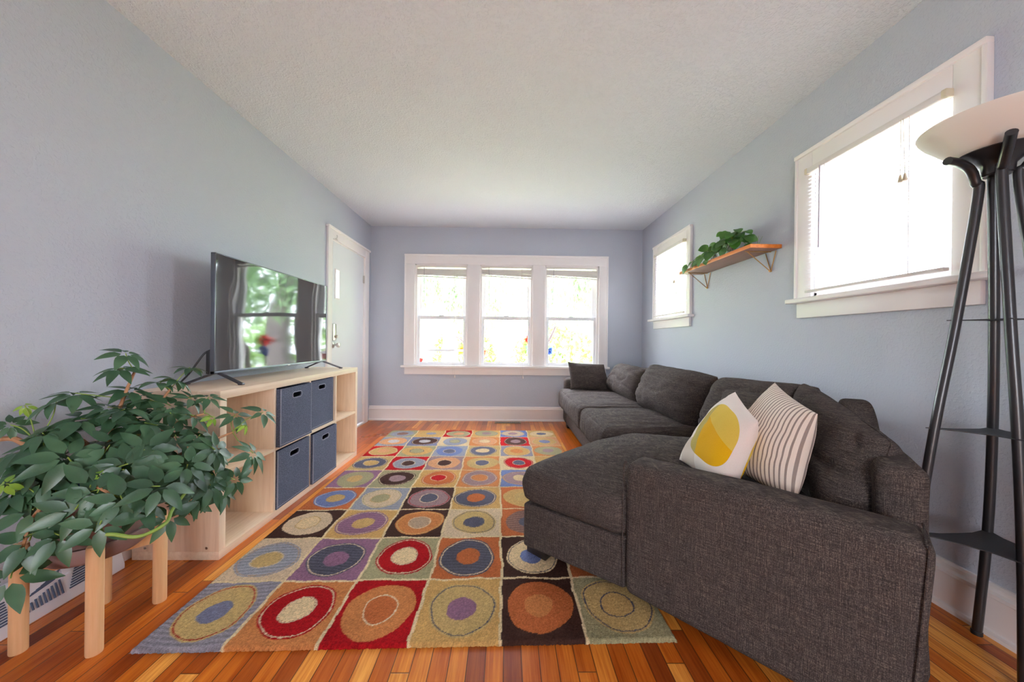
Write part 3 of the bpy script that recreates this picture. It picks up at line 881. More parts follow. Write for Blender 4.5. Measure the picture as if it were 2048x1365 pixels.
# ------------------------------------------------------------------ rug
def build_rug():
    P = dict(gl=(136, 130, 138), tan=(184, 150, 96), car=(176, 112, 66), red=(142, 20, 24), br=(58, 38, 32), rust=(160, 88, 50), sage=(150, 142, 108), olive=(182, 154, 102),
             be=(206, 182, 152), cr=(222, 196, 154), pur=(128, 92, 112), ch=(76, 74, 84), gold=(190, 150, 92), mau=(138, 112, 112), blu=(100, 110, 146), gb=(144, 144, 152), pea=(200, 146, 106), mag=(120, 90, 80), lg=(196, 190, 190), tau=(164, 140, 118), line=(218, 196, 156), dgb=(108, 108, 128))
    G = [  # rows from the near edge; (ground, disc, centre, disc outline, centre outline)
        [('gl', 'olive', 'dgb', 'red', None), ('car', 'red', 'cr', 'be', 'be'), ('red', 'car', 'rust', None, 'be'), ('gold', 'olive', 'pur', 'ch', None), ('br', 'rust', 'car', None, None), ('sage', 'olive', 'tan', 'ch', 'ch')],
        [('be', 'gb', 'olive', 'tau', 'be'), ('pur', 'ch', 'pur', 'be', None), ('sage', 'red', 'cr', 'be', 'be'), ('rust', 'ch', 'rust', 'be', None), ('br', 'cr', 'blu', 'ch', None), ('rust', 'tan', 'ch', None, None)],
        [('br', 'be', 'cr', None, 'tan'), ('gold', 'pur', 'tan', 'be', None), ('br', 'car', 'tau', 'tan', 'be'), ('be', 'olive', 'ch', 'ch', 'ch'), ('rust', 'mag', 'ch', None, None), ('gold', 'sage', 'red', None, None)],
        [('rust', 'blu', 'tan', 'lg', None), ('gb', 'be', 'sage', 'sage', 'tan'), ('br', 'mau', 'ch', 'red', 'be'), ('gold', 'ch', 'rust', 'be', None), ('rust', 'tan', 'olive', None, None), ('gold', 'red', 'ch', None, None)],
        [('pur', 'sage', 'tan', None, 'tau'), ('sage', 'br', 'mau', 'be', None), ('gold', 'rust', 'red', 'be', 'be'), ('car', 'mau', 'car', 'be', 'be'), ('blu', 'mau', 'cr', 'tan', None), ('rust', 'gold', 'mau', None, None)],
        [('olive', 'ch', 'tan', 'be', 'be'), ('red', 'gb', 'br', 'be', 'be'), ('mau', 'pea', 'br', None, 'be'), ('car', 'olive', 'ch', None, 'be'), ('cr', 'red', 'ch', 'be', 'be'), ('gold', 'tan', 'ch', None, None)],
        [('red', 'tan', 'pea', 'be', None), ('sage', 'gold', 'sage', None, 'ch'), ('gb', 'blu', 'ch', None, 'be'), ('olive', 'ch', 'cr', 'be', 'be'), ('gl', 'gold', 'car', 'be', 'tan'), ('car', 'sage', 'mau', None, None)],
        [('gb', 'pea', 'lg', None, 'be'), ('dgb', 'br', 'lg', 'be', None), ('cr', 'gb', 'sage', None, 'ch'), ('car', 'pea', 'cr', 'be', 'tau'), ('red', 'br', 'mau', 'be', None), ('pea', 'tan', 'dgb', 'be', 'be')],
        [('sage', 'gb', 'mag', 'sage', None), ('gold', 'tan', 'gb', None, None), ('red', 'sage', 'pea', 'be', None), ('gold', 'sage', 'mau', 'ch', None), ('blu', 'be', 'mau', 'tau', None), ('tan', 'cr', 'ch', 'be', None)]]
    U = [0, .293, .592, .888, 1.190, 1.484, 1.785]; W = [0, .315, .629, .925, 1.239, 1.558, 1.879, 2.18, 2.486, 2.760]
    nu, nw = 450, 690
    u = np.linspace(0, U[-1], nu + 1); w = np.linspace(0, W[-1], nw + 1)
    UU, WW = np.meshgrid(u, w, indexing='ij')
    rs = np.random.RandomState(3)
    wob = lambda a, f, ph: .0035 * np.sin(a * f + ph) + .0025 * np.sin(a * f * 2.3 + ph * 2) + .0015 * np.sin(a * f * 5.1 + ph)
    col = np.zeros((nu + 1, nw + 1, 3)); linemask = np.zeros((nu + 1, nw + 1), bool)
    L = {k: np.array([lin(c) for c in v]) for k, v in P.items()}
    u1 = UU + wob(WW, 11, .5); w1 = WW + wob(UU, 13, 1.7)
    ci = np.clip(np.digitize(u1, U[1:-1]), 0, 5); ri = np.clip(np.digitize(w1, W[1:-1]), 0, 8)
    for k in U[1:-1]: linemask |= np.abs(u1 - k) < .0055
    for k in W[1:-1]: linemask |= np.abs(w1 - k) < .0055
    stri = .5 + .5 * np.sin(WW * 300 + 6 * np.sin(UU * 9 + WW * 5))
    for r in range(9):
        for c in range(6):
            m = (ri == r) & (ci == c)
            g_, d_, i_, do, io = G[r][c]
            cx, cy = (U[c] + U[c + 1]) / 2 + rs.uniform(-.008, .008), (W[r] + W[r + 1]) / 2 + rs.uniform(-.008, .008)
            a, b = (U[c + 1] - U[c]) / 2 * rs.uniform(.80, .88), (W[r + 1] - W[r]) / 2 * rs.uniform(.80, .88)
            th = np.arctan2((WW - cy), (UU - cx)); ph = rs.uniform(0, 6.28, 4)
            rr = np.sqrt(((UU - cx) / a) ** 2 + ((WW - cy) / b) ** 2)
            rr = rr * (1 + .035 * np.cos(2 * th + ph[0]) + .03 * np.cos(3 * th + ph[1]) + .012 * np.cos(7 * th + ph[2]))
            ri_ = rs.uniform(.40, .47)
            r2 = np.sqrt(((UU - cx - rs.uniform(-.006, .006)) / a) ** 2 + ((WW - cy - rs.uniform(-.006, .006)) / b) ** 2) * (1 + .05 * np.cos(2 * th + ph[3]) + .03 * np.cos(3 * th + ph[0]) + .015 * np.cos(6 * th))
            cc = np.where((rr < 1)[..., None], L[d_], L[g_]); 
            if d_ in ('ch', 'gb', 'mag', 'mau', 'pur'): cc = np.where((rr < 1)[..., None], cc * (.72 + .45 * stri)[..., None], cc)
            if g_ in ('gl', 'gb', 'dgb', 'mau'): cc = np.where((rr >= 1)[..., None], cc * (.75 + .42 * stri)[..., None], cc)
            if do: cc = np.where((np.abs(rr - .93) < .018)[..., None], L[do], cc)
            cc = np.where((r2 < ri_)[..., None], L[i_], cc)
            if io: cc = np.where((np.abs(r2 - ri_ * 1.06) < .020)[..., None], L[io], cc)
            col[m] = cc[m]
    col[linemask] = L['line']
    mott = np.zeros((nu + 1, nw + 1))
    for _ in range(14):
        fu, fw, ph = rs.uniform(-28, 28), rs.uniform(-28, 28), rs.uniform(0, 6.28)
        mott += np.sin(UU * fu + WW * fw + ph)
    mott = mott / 14
    col *= (1 + .22 * mott + rs.uniform(-.26, .26, mott.shape))[..., None]
    col = np.clip(col, 0, 1)
    # world placement, slightly turned
    a = .0215; O = np.array([-1.197, 1.137])
    # rounded corners
    Rc = .03
    uu, ww = UU.copy(), WW.copy()
    X = O[0] + uu * math.cos(a) - ww * math.sin(a); Yy = O[1] + uu * math.sin(a) + ww * math.cos(a)
    fringe = rs.uniform(-.0025, .0025, X.shape)
    ed = np.minimum(np.minimum(UU, U[-1] - UU), np.minimum(WW, W[-1] - WW))
    Z = .0125 * np.clip(ed / .008, 0, 1) ** .5 + rs.uniform(-.0013, .0013, X.shape) + .0012 * mott
    Z = np.where(ed <= 0, .001, Z)
    X = X + np.where(ed <= 0, fringe, 0); Yy = Yy + np.where(ed <= 0, fringe[::-1], 0)
    n = (nu + 1) * (nw + 1)
    co = np.stack([X, Yy, Z], -1).reshape(-1, 3)
    idx = np.arange(n).reshape(nu + 1, nw + 1)
    q = np.stack([idx[:-1, :-1], idx[1:, :-1], idx[1:, 1:], idx[:-1, 1:]], -1).reshape(-1, 4)
    me = bpy.data.meshes.new('area_rug')
    me.vertices.add(n); me.vertices.foreach_set('co', co.ravel())
    me.loops.add(q.size); me.loops.foreach_set('vertex_index', q.ravel().astype(np.int32))
    me.polygons.add(len(q)); me.polygons.foreach_set('loop_start', np.arange(0, q.size, 4, dtype=np.int32))
    at = me.color_attributes.new('Col', 'FLOAT_COLOR', 'POINT')
    at.data.foreach_set('color', np.concatenate([col.reshape(-1, 3), np.ones((n, 1))], 1).ravel())
    me.update(calc_edges=True); me.validate()
    return tag(link('area_rug', me, 'rug', None, 180), 'multicoloured area rug patterned with squares of ringed circles', 'rug')
build_rug()

# ------------------------------------------------------------------ cube shelf
KX0, KX1, KY0, KY1, KH = -1.692, -1.3014, 1.6163, 3.0863, .770
kx = thing('cube_shelf_unit', 'pale birch cube shelf unit lying on its side under the television', 'shelf unit', ((KX0 + KX1) / 2, (KY0 + KY1) / 2, 0))
box('top_board', (KX0, KY0, KH - .038), (KX1, KY1, KH), 'birch', kx, .0015)
box('bottom_board', (KX0, KY0, .0), (KX1, KY1, .038), 'birch', kx, .0015)
for y in (KY0, KY1 - .038):
    mb = MB().box((KX0, y, .038), (KX1, y + .038, KH - .038), .0015)
    s_ = mb.build('side_board', 'birchv', kx)
    if y == KY0:
        for (x_, z_) in ((KX1 - .055, .055), (KX1 - .055, .715), (KX0 + .06, .055), (KX1 - .135, .21)):
            m2 = MB().tube([(x_, y - .0008, z_), (x_, y + .001, z_)], .006 if z_ != .21 else .0035, 14)
            m2.build('screw_cap', 'steel' if z_ != .21 else 'woody', s_)
cw = (KY1 - KY0 - .076 - 3 * .016) / 4
cells = []
for k in range(4):
    ya = KY0 + .038 + k * (cw + .016); cells.append((ya, ya + cw))
    if k < 3: box('divider', (KX0 + .002, ya + cw, .038), (KX1 - .001, ya + cw + .016, KH - .038), 'birchv', kx, .001)
ZS = (.377, .393)
for k in range(4): box('shelf_board', (KX0 + .002, cells[k][0], ZS[0]), (KX1 - .001, cells[k][1], ZS[1]), 'birch', kx, .001)

def felt_box(k, upper, proud, label):
    ya, yb = cells[k]; ya += .004; yb -= .004
    z0 = (ZS[1] if upper else .038) + .0006; z1 = z0 + .331
    x1 = KX1 + proud; x0 = x1 - .375; t = .006
    x0 = max(x0, KX0 + .004)
    r = thing('felt_storage_box', label, 'storage box', ((x0 + x1) / 2, (ya + yb) / 2, z0), 'felt boxes in the cube shelf')
    mb = MB()
    mb.box((x0, ya, z0), (x1 - t, ya + t, z1), .0015).box((x0, yb - t, z0), (x1 - t, yb, z1), .0015).box((x0, ya + t, z0), (x0 + t, yb - t, z1), .0015).box((x0 + t, ya + t, z0), (x1 - t, yb - t, z0 + t), .001)
    mb.build('box_body', 'felt', r)
    # front with a stadium-shaped hand hole
    cy, cz, hw, hr = (ya + yb) / 2, z1 - .052, .030, .0135
    def ring(off, n=48):
        out = []
        for i in range(n):
            a = 2 * math.pi * i / n
            c, s = math.cos(a), math.sin(a)
            out.append((cy + (hw if c > 0 else -hw if c < 0 else 0) * (1 if abs(c) > 1e-9 else 0) + (hr + off) * c, cz + (hr + off) * s))
        return out
    inner = ring(0)
    outer = []
    for (py, pz) in ring(0):
        dy, dz = py - cy, pz - cz
        ks = []
        if dy > 1e-9: ks.append((yb - cy) / dy)
        if dy < -1e-9: ks.append((ya - cy) / dy)
        if dz > 1e-9: ks.append((z1 - cz) / dz)
        if dz < -1e-9: ks.append((z0 - cz) / dz)
        kk = min(ks); outer.append([cy + dy * kk, cz + dz * kk])
    for cn in ((ya, z0), (yb, z0), (ya, z1), (yb, z1)):
        j = min(range(len(outer)), key=lambda i: (outer[i][0] - cn[0]) ** 2 + (outer[i][1] - cn[1]) ** 2)
        outer[j] = list(cn)
    n = len(inner); vs, fs = [], []
    for x in (x1, x1 - t):
        vs += [(x, a, b) for a, b in inner] + [(x, a, b) for a, b in outer]
    for i in range(n):
        j = (i + 1) % n
        fs += [(i, j, n + j, n + i), (2 * n + i, 3 * n + i, 3 * n + j, 2 * n + j), (i, 2 * n + i, 2 * n + j, j), (n + i, n + j, 3 * n + j, 3 * n + i)]
    o = from_lists('front_panel', vs, fs, 'felt', r, smooth=30)
    bm = bmesh.new(); bm.from_mesh(o.data); bmesh.ops.recalc_face_normals(bm, faces=bm.faces); bm.to_mesh(o.data); bm.free()
    o.data.polygons.foreach_set('use_smooth', [False] * len(o.data.polygons))
    mb = MB(); e = .010; x = x1 + .0002
    for (p, q) in (((ya + e, z0 + e), (ya + e, z1 - .001)), ((yb - e, z0 + e), (yb - e, z1 - .001)), ((ya + e, z0 + e), (yb - e, z0 + e)), ((ya + .004, z0 + .002), (ya + .004, z1 - .001))):
        mb.tube([(x, p[0], p[1]), (x, q[0], q[1])], .0008, 5)
    rg = [(x, a, b) for a, b in ring(.0045)]; mb.tube(rg + [rg[0]], .0009, 5)
    mb.build('stitching', 'stitch', o)
felt_box(1, True, .018, 'dark slate felt box in upper row of the cube shelf, beside the empty near cell')
felt_box(2, True, -.016, 'dark slate felt box in upper row pushed back beside the empty far cell')
felt_box(1, False, .004, 'dark slate felt box in lower row of the cube shelf, nearer the potted plant')
felt_box(2, False, .012, 'dark slate felt box in lower row of the cube shelf, farther from the plant')

# ------------------------------------------------------------------ television
tv = thing('television', 'flat screen television with black glossy screen standing on the birch shelf unit', 'television', (-1.52, 2.385, KH))
TX, TY0, TY1, TZ0, TZ1 = -1.500, 1.822, 2.940, .826, 1.454
mb = MB().box((TX - .024, TY0, TZ0), (TX - .0185, TY1, TZ1), .002)
mb.box((TX - .020, TY0, TZ0), (TX, TY0 + .005, TZ1), .001).box((TX - .020, TY1 - .005, TZ0), (TX, TY1, TZ1), .001).box((TX - .020, TY0, TZ1 - .005), (TX, TY1, TZ1), .001).box((TX - .020, TY0, TZ0), (TX, TY1, TZ0 + .015), .001)
mb.build('frame', 'tvmetal', tv)
def bowed_screen():
    ny, nz = 48, 30; y0, y1_, z0, z1 = TY0 + .004, TY1 - .004, TZ0 + .014, TZ1 - .004
    vs, fs = [], []
    for i in range(ny + 1):
        for j in range(nz + 1):
            a, b = 2 * i / ny - 1, 2 * j / nz - 1
            vs.append((TX + .0006 - .0050 * (1 - a * a) - .004 * (1 - b * b), y0 + (y1_ - y0) * i / ny, z0 + (z1 - z0) * j / nz))
    for i in range(ny):
        for j in range(nz):
            k = i * (nz + 1) + j; fs.append((k, k + nz + 1, k + nz + 2, k + 1))
    return from_lists('screen', vs, fs, 'screen', tv)
bowed_screen()
mb = MB().hexa([(TX - .060, TY0 + .10, TZ0 + .02), (TX - .0235, TY0 + .02, TZ0 + .008), (TX - .0235, TY1 - .02, TZ0 + .008), (TX - .060, TY1 - .10, TZ0 + .02), (TX - .050, TY0 + .12, TZ0 + .36), (TX - .0235, TY0 + .06, TZ0 + .40), (TX - .0235, TY1 - .06, TZ0 + .40), (TX - .050, TY1 - .12, TZ0 + .36)], .004)
mb.box((TX - .045, TY0 + .002, TZ0 + .0), (TX - .0235, TY0 + .03, TZ0 + .12), .003)
mb.build('rear_housing', 'blackmatte', tv)
for y, ty in ((1.86, -.02), (2.90, .03)):
    mb = MB()
    for x_, d in ((-1.375, .13), (-1.655, -.14)):
        pts = [(-1.515, y, TZ0 + .006), (-1.515 + d * .25, y + ty * .25, TZ0 - .006), (x_, y + ty, KH + .0065)]
        P = spline(pts, 6)
        for i in range(len(P) - 1):
            a, b = P[i], P[i + 1]
            wd = .010
            mb.hexa([(a.x, a.y - wd, a.z - .005), (b.x, b.y - wd, b.z - .005), (b.x, b.y + wd, b.z - .005), (a.x, a.y + wd, a.z - .005), (a.x, a.y - wd, a.z + .005), (b.x, b.y - wd, b.z + .005), (b.x, b.y + wd, b.z + .005), (a.x, a.y + wd, a.z + .005)])
        mb.box((x_ - .012, y + ty - .011, KH + .0004), (x_ + .012, y + ty + .011, KH + .011), .003)
    mb.build('foot', 'tvfoot', tv)
MB().box((TX + .0002, 2.425, TZ0 + .004), (TX + .0020, 2.452, TZ0 + .0095), .0006).build('badge', 'white', tv)
MB().tube(spline([(TX - .03, 1.850, .955), (TX - .055, 1.825, .93), (TX - .10, 1.80, .84), (TX - .15, 1.79, .777)], 8), .0045, 8).build('power_cord', 'cordblack', tv)
# ------------------------------------------------------------------ floor lamp with shelves
lamp = thing('floor_lamp', 'black floor lamp with opal bowl shade and three small shelves by the right wall', 'lamp', (1.575, 1.10, 0))
def leg_pts(ratio, y0, y1):
    out = []
    for z, k in ratio:
        y = y0 + (y1 - y0) * z / 1.55
        out.append(V((k * y, y, z)))
    return out
LB = leg_pts([(0, 1.376), (.37, 1.405), (.74, 1.417), (1.09, 1.418), (1.52, 1.411)], 1.208, 1.118)
LA = leg_pts([(0, 1.165), (.37, 1.197), (.74, 1.246), (1.09, 1.305), (1.50, 1.366)], 1.19, 1.13)
LC = leg_pts([(0, 1.520), (.37, 1.512), (.74, 1.493), (1.09, 1.466), (1.54, 1.437)], 1.0, 1.075)
LD = [V((1.668, 1.005, 0)), V((1.662, 1.02, .37)), V((1.652, 1.035, .74)), V((1.636, 1.05, 1.09)), V((1.598, 1.073, 1.52))]
c0 = V((1.570, 1.104, 0))
legs = []
for nm, L_, out in (('A', LA, (-.070, .015, .055)), ('B', LB, (.028, .045, .055)), ('C', LC, (-.010, -.075, .12)), ('D', LD, (.050, -.045, .06))):
    e = L_[-1]
    if nm == 'C':
        top = [e + V((-.010, -.010, .035)), e + V((-.040, -.040, .072)), e + V((-.080, -.075, .098))]
    elif nm == 'A':
        top = [e + V((-.008, .0, .050)), e + V((-.035, -.006, .090)), e + V((-.080, -.012, .108)), e + V((-.128, -.020, .110))]
    else:
        top = [e + V((out[0] * .15, out[1] * .15, .05)), e + V((out[0] * .6, out[1] * .6, .088)), e + V((out[0] * 1.3, out[1] * 1.3, .10))]
    pts = spline(L_ + top, 7)
    pts[0].z = .006
    lg = MB().tube(pts, .0125, 14).build('leg', 'black', lamp)
    MB().lathe((pts[0].x, pts[0].y, 0), [(0, 0), (.0145, 0), (.0145, .012), (.0125, .014), (0, .014)], 16).build('foot_cap', 'blackmatte', lg)
    legs.append(L_)
def at_z(L_, z):
    for a, b in zip(L_[:-1], L_[1:]):
        if a.z <= z <= b.z: return a.lerp(b, (z - a.z) / (b.z - a.z))
    return L_[-1]
for z in (1.098, .733, .372):
    cs = [at_z(L_, z) for L_ in (legs[0], legs[1], legs[3], legs[2])]
    cen = sum(cs, V((0, 0, 0))) / 4
    poly = []
    for i in range(4):
        a, b = cs[i], cs[(i + 1) % 4]
        oa = (a - cen).normalized()
        poly.append(a + oa * .022)
        for t in (.25, .5, .75):
            m = a.lerp(b, t); d = (cen - m)
            poly.append(m + d * (.10 * 4 * t * (1 - t)))
    MB().prism([(p.x, p.y) for p in poly], z - .0015, z + .0015).build('shelf', 'shelfmetal', lamp)
hub = MB().lathe((1.570, 1.102, 1.562), [(0, 0), (.030, 0), (.034, .004), (.036, .030), (.052, .048), (.086, .064), (.092, .070), (.088, .074), (0, .074)], 40)
hub.build('hub', 'black', lamp)
sh = MB().lathe((1.570, 1.102, 1.632), [(.066, .002), (.084, .004), (.104, .016), (.118, .032), (.138, .054), (.160, .078), (.172, .096), (.175, .105), (.172, .107), (.169, .102), (.157, .082), (.134, .058), (.114, .036), (.100, .022), (.082, .010), (.066, .008)], 64)
sh.build('lamp_shade', 'shade', lamp, smooth=60)
MB().lathe((1.570, 1.102, 1.636), [(0, 0), (.014, 0), (.016, .02), (.024, .045), (.022, .06), (.012, .07), (0, .072)], 20).build('bulb', 'bulb', lamp)

# ------------------------------------------------------------------ wall shelf
ws = thing('wall_shelf', 'narrow cherry wood wall shelf on brass wire brackets between the side windows', 'shelf', (XR, 2.62, 1.615))
box('plain_edge', (1.5205, 2.176, 1.615), (1.5228, 3.077, 1.639), 'cherryedge', ws, .0006)  # edge facing keeps the orange cherry, without the painted sheen
box('plain_edge', (1.5228, 2.176, 1.615), (XR - .0005, 2.1785, 1.639), 'cherryedge', ws, .0006)
box('board', (1.5228, 2.1785, 1.6155), (XR - .0005, 3.075, 1.6385), 'cherry', ws, .0012)
for y in (2.262, 2.985):
    mb = MB(); r = .0028; zt = 1.6125; xw = XR - .004
    ap_ = (xw, y, 1.483)
    mb.tube([(1.548, y, zt), (xw, y, zt)], r, 8)
    mb.tube([(1.560, y, zt), ap_], r, 8)
    mb.tube([(xw - .001, y - .045, zt - .002), ap_], r, 8).tube([(xw - .001, y + .045, zt - .002), ap_], r, 8)
    mb.tube([(XR - .0005, y, 1.487), (xw - .010, y, 1.487)], .006, 12)
    mb.tube([(1.60, y, zt - .0015), (1.60, y, zt + .001)], .006, 10)
    mb.build('bracket', 'brass', ws)

# ------------------------------------------------------------------ leaves
class Leaves:
    def __init__(s): s.v, s.f, s.m = [], [], []
    def leaflet(s, p, d, nrm, L, W, droop=.25, mi=0, prof=.62, seg=6, fold=.22, heart=False):
        d = d.normalized(); sd = d.cross(nrm)
        if sd.length < 1e-4: sd = d.orthogonal()
        sd.normalize(); n = sd.cross(d).normalized()
        k0 = len(s.v)
        pos = p.copy(); ang = 0
        prevt = 0
        for i in range(seg + 1):
            t = i / seg
            if i:
                ang -= droop / seg * (1 + t)
                st = L / seg
                dd = d * math.cos(ang) + n * math.sin(ang)
                pos = pos + dd * st
            dd = d * math.cos(ang) + n * math.sin(ang); nn = n * math.cos(ang) - d * math.sin(ang)
            if heart:
                w = W / 2 * (math.sin(math.pi * min(1, (t * .82 + .18))) ** .8)
                if i == seg: w = 0
            else:
                w = W / 2 * (math.sin(math.pi * t ** (.5 / prof * .8)) ** .9 if 0 < t < 1 else 0)
            w = max(w, .0008)
            s.v += [pos - sd * w + nn * w * fold, pos.copy(), pos + sd * w + nn * w * fold]
        for i in range(seg):
            a = k0 + 3 * i
            s.f += [(a, a + 1, a + 4, a + 3), (a + 1, a + 2, a + 5, a + 4)]
            s.m += [mi, mi]
    def rosette(s, c, n, k, R, rnd, mi=0, droopbase=-.25, partial=1.0, W=.35):
        n = n.normalized(); a0 = n.orthogonal().normalized(); b0 = n.cross(a0)
        ph = rnd.uniform(0, 6.28)
        for i in range(k):
            a = ph + 2 * math.pi * partial * (i + rnd.uniform(-.16, .16)) / k
            rad = a0 * math.cos(a) + b0 * math.sin(a)
            el = droopbase + rnd.uniform(-.22, .15)
            d = rad * math.cos(el) + n * math.sin(el) + V((0, 0, -.12))
            L = R * 1.06 * rnd.uniform(.78, 1.1)
            st = c + d.normalized() * (R * .16)
            s.leaflet(st, d, n + rad * .2, L * .86, L * W * rnd.uniform(.9, 1.12), rnd.uniform(.1, .4), mi, .62)
    def build(s, name, mats, parent):
        return from_lists(name, s.v, s.f, mats, parent, smooth=180, mats=s.m)

# ------------------------------------------------------------------ plant stand and big pot
SX, SY = -1.430, 1.252
stand = thing('plant_stand', 'pale beech four legged plant stand holding a brown pot', 'plant stand', (SX, SY, 0))
LEGS = [(-1.556, 1.148), (-1.310, 1.142), (-1.524, 1.358), (-1.324, 1.368)]
for k, (x, y) in enumerate(LEGS):
    MB().lathe((x, y, 0), [(0, 0), (.0195, 0), (.0205, .004), (.0205, .338), (.0185, .345), (0, .345)], 24).build('leg', 'birchleg', stand)
for k, (a, b) in enumerate(((0, 3), (1, 2))):
    p, q = V((*LEGS[a], 0)), V((*LEGS[b], 0)); d = (q - p).normalized(); nn = V((-d.y, d.x, 0)) * .011
    p2, q2 = p + d * .012, q - d * .012
    MB().prism([(p2 + nn)[:2], (p2 - nn)[:2], (q2 - nn)[:2], (q2 + nn)[:2]], .232, .270, .002).build('cross_bar', 'birchleg', stand)
PR = .132
sch = thing('schefflera_plant', 'large bushy umbrella plant with glossy green leaves in a brown pot', 'potted plant', (SX, SY, .2705))
MB().lathe((SX, SY, .2705), [(0, 0), (PR * .86, 0), (PR * .97, .012), (PR * 1.0, .052), (PR * .985, .056), (PR * .93, .056), (PR * .90, .030), (0, .012)], 56).build('saucer', 'pot', sch, smooth=50)
MB().lathe((SX, SY, .2835), [(0, 0), (PR * .84, 0), (PR * .88, .045), (PR * .96, .150), (PR * 1.06, .152), (PR * 1.08, .158), (PR * 1.08, .196), (PR * 1.05, .200), (PR * .98, .198), (PR * .95, .165), (0, .160)], 56).build('pot', 'pot', sch, smooth=50)
MB().lathe((SX, SY, .444), [(0, .012), (PR * .5, .008), (PR * .94, .0), (PR * .94, -.006), (0, -.006)], 40).build('soil', 'soil', sch)
rnd = random.Random(11)
GREEN = [[-1.454, 1.36, .951, .085], [-1.464, 1.35, .895, .085], [-1.533, 1.27, .811, .085], [-1.573, 1.25, .788, .095], [-1.66, 1.2, .715, .06], [-1.476, 1.24, .728, .1], [-1.354, 1.52, .887, .07], [-1.274, 1.52, .759, .07], [-1.387, 1.5, .835, .08], [-1.411, 1.45, .83, .08], [-1.34, 1.42, .741, .09], [-1.249, 1.42, .701, .08], [-1.292, 1.28, .659, .095], [-1.239, 1.17, .597, .105], [-1.116, 1.15, .532, .1], [-1.373, 1.12, .634, .1], [-1.181, 1.1, .511, .09], [-1.082, 1.58, .684, .075], [-1.04, 1.46, .54, .095], [-1.161, 1.52, .685, .08], [-1.109, 1.4, .405, .075], [-1.082, 1.42, .446, .075], [-1.13, 1.38, .579, .095], [-1.122, 1.36, .489, .09], [-1.153, 1.3, .411, .08], [-1.149, 1.22, .397, .08], [-1.426, 1.08, .489, .1], [-1.276, 1.06, .499, .1], [-1.28, 1.1, .549, .11], [-1.442, 1.12, .563, .1], [-1.506, 1.1, .533, .095], [-1.408, 1.06, .406, .1], [-1.42, 1.03, .315, .1], [-1.321, 1.06, .423, .095], [-1.192, 1.05, .46, .095], [-1.236, 1.22, .628, .1], [-1.246, 1.34, .647, .095], [-1.401, 1.4, .767, .09], [-1.457, 1.38, .809, .09], [-1.426, 1.3, .729, .095], [-1.205, 1.4, .631, .09], [-1.555, 1.17, .617, .095], [-1.62, 1.19, .61, .08], [-1.127, 1.26, .563, .095], [-1.332, 1.2, .65, .1]]
NEW = [[-1.64, 1.22, .775, .04], [-1.19, 1.44, .691, .045], [-1.099, 1.5, .647, .045], [-1.478, 1.06, .575, .045], [-1.273, 1.12, .58, .045]]
ELL = [((-1.36, 1.38, .72), (.13, .14, .11), 12), ((-1.40, 1.24, .58), (.20, .15, .10), 14), ((-1.19, 1.36, .56), (.10, .12, .12), 11), ((-1.46, 1.14, .52), (.12, .08, .10), 7), ((-1.27, 1.14, .50), (.12, .07, .09), 6), ((-1.15, 1.34, .46), (.06, .10, .07), 5), ((-1.52, 1.2, .63), (.09, .08, .08), 6)]
cent = V((-1.38, 1.28, .50))
lv = Leaves(); pet = MB()
ros = []
for x, y, z, R in GREEN: ros.append((V((x, y, z)), R, 0))
for x, y, z, R in NEW: ros.append((V((x, y, z)), R, 1))
for c, r, n in ELL:
    got = 0
    while got < n:
        q = V([rnd.gauss(0, .5) for _ in range(3)])
        if q.length > 1: continue
        p = V((c[0] + q.x * r[0], c[1] + q.y * r[1], c[2] + q.z * r[2]))
        if p.x < -1.63: continue
        if p.y > 1.55 and p.x < -1.24 and p.z < .83: continue
        ros.append((p, rnd.uniform(.07, .1), 0)); got += 1
# woody framework
STEMS = [[(-1.43, 1.27, .44), (-1.42, 1.32, .56), (-1.40, 1.40, .70), (-1.38, 1.46, .80)], [(-1.43, 1.27, .44), (-1.45, 1.30, .62), (-1.45, 1.35, .78), (-1.44, 1.38, .88)],
         [(-1.40, 1.26, .44), (-1.32, 1.30, .52), (-1.22, 1.38, .58), (-1.14, 1.48, .62)], [(-1.45, 1.24, .44), (-1.47, 1.20, .52), (-1.50, 1.17, .58), (-1.56, 1.19, .66)],
         [(-1.41, 1.23, .44), (-1.37, 1.17, .52), (-1.30, 1.12, .55), (-1.22, 1.11, .52)], [(-1.41, 1.23, .44), (-1.42, 1.15, .50), (-1.43, 1.09, .47), (-1.43, 1.06, .38)],
         [(-1.39, 1.26, .44), (-1.28, 1.29, .47), (-1.19, 1.32, .46), (-1.12, 1.38, .46)], [(-1.42, 1.28, .44), (-1.38, 1.36, .60), (-1.30, 1.42, .68), (-1.24, 1.46, .70)]]
sp = []
stm = MB()
for s_ in STEMS:
    P = spline(s_, 8); sp += P
    stm.tube(P, [.008 - .004 * i / len(P) for i in range(len(P))], 8)
P = spline([(-1.44, 1.28, .44), (-1.47, 1.29, .56), (-1.508, 1.25, .655), (-1.567, 1.22, .622), (-1.60, 1.2, .645), (-1.65, 1.2, .668), (-1.69, 1.19, .668)], 8)
stm.tube(P, [.011 - .003 * i / len(P) for i in range(len(P))], 8)
stm.build('woody_stem', 'woody', sch)
gs = MB()
P = spline([(-1.30, 1.14, .47), (-1.20, 1.06, .435), (-1.159, 1.06, .425), (-1.106, 1.08, .409), (-1.079, 1.13, .421), (-1.122, 1.2, .432), (-1.15, 1.28, .457)], 8)
gs.tube(P, .0052, 8)
gs.build('trailing_stem', 'stem', sch)
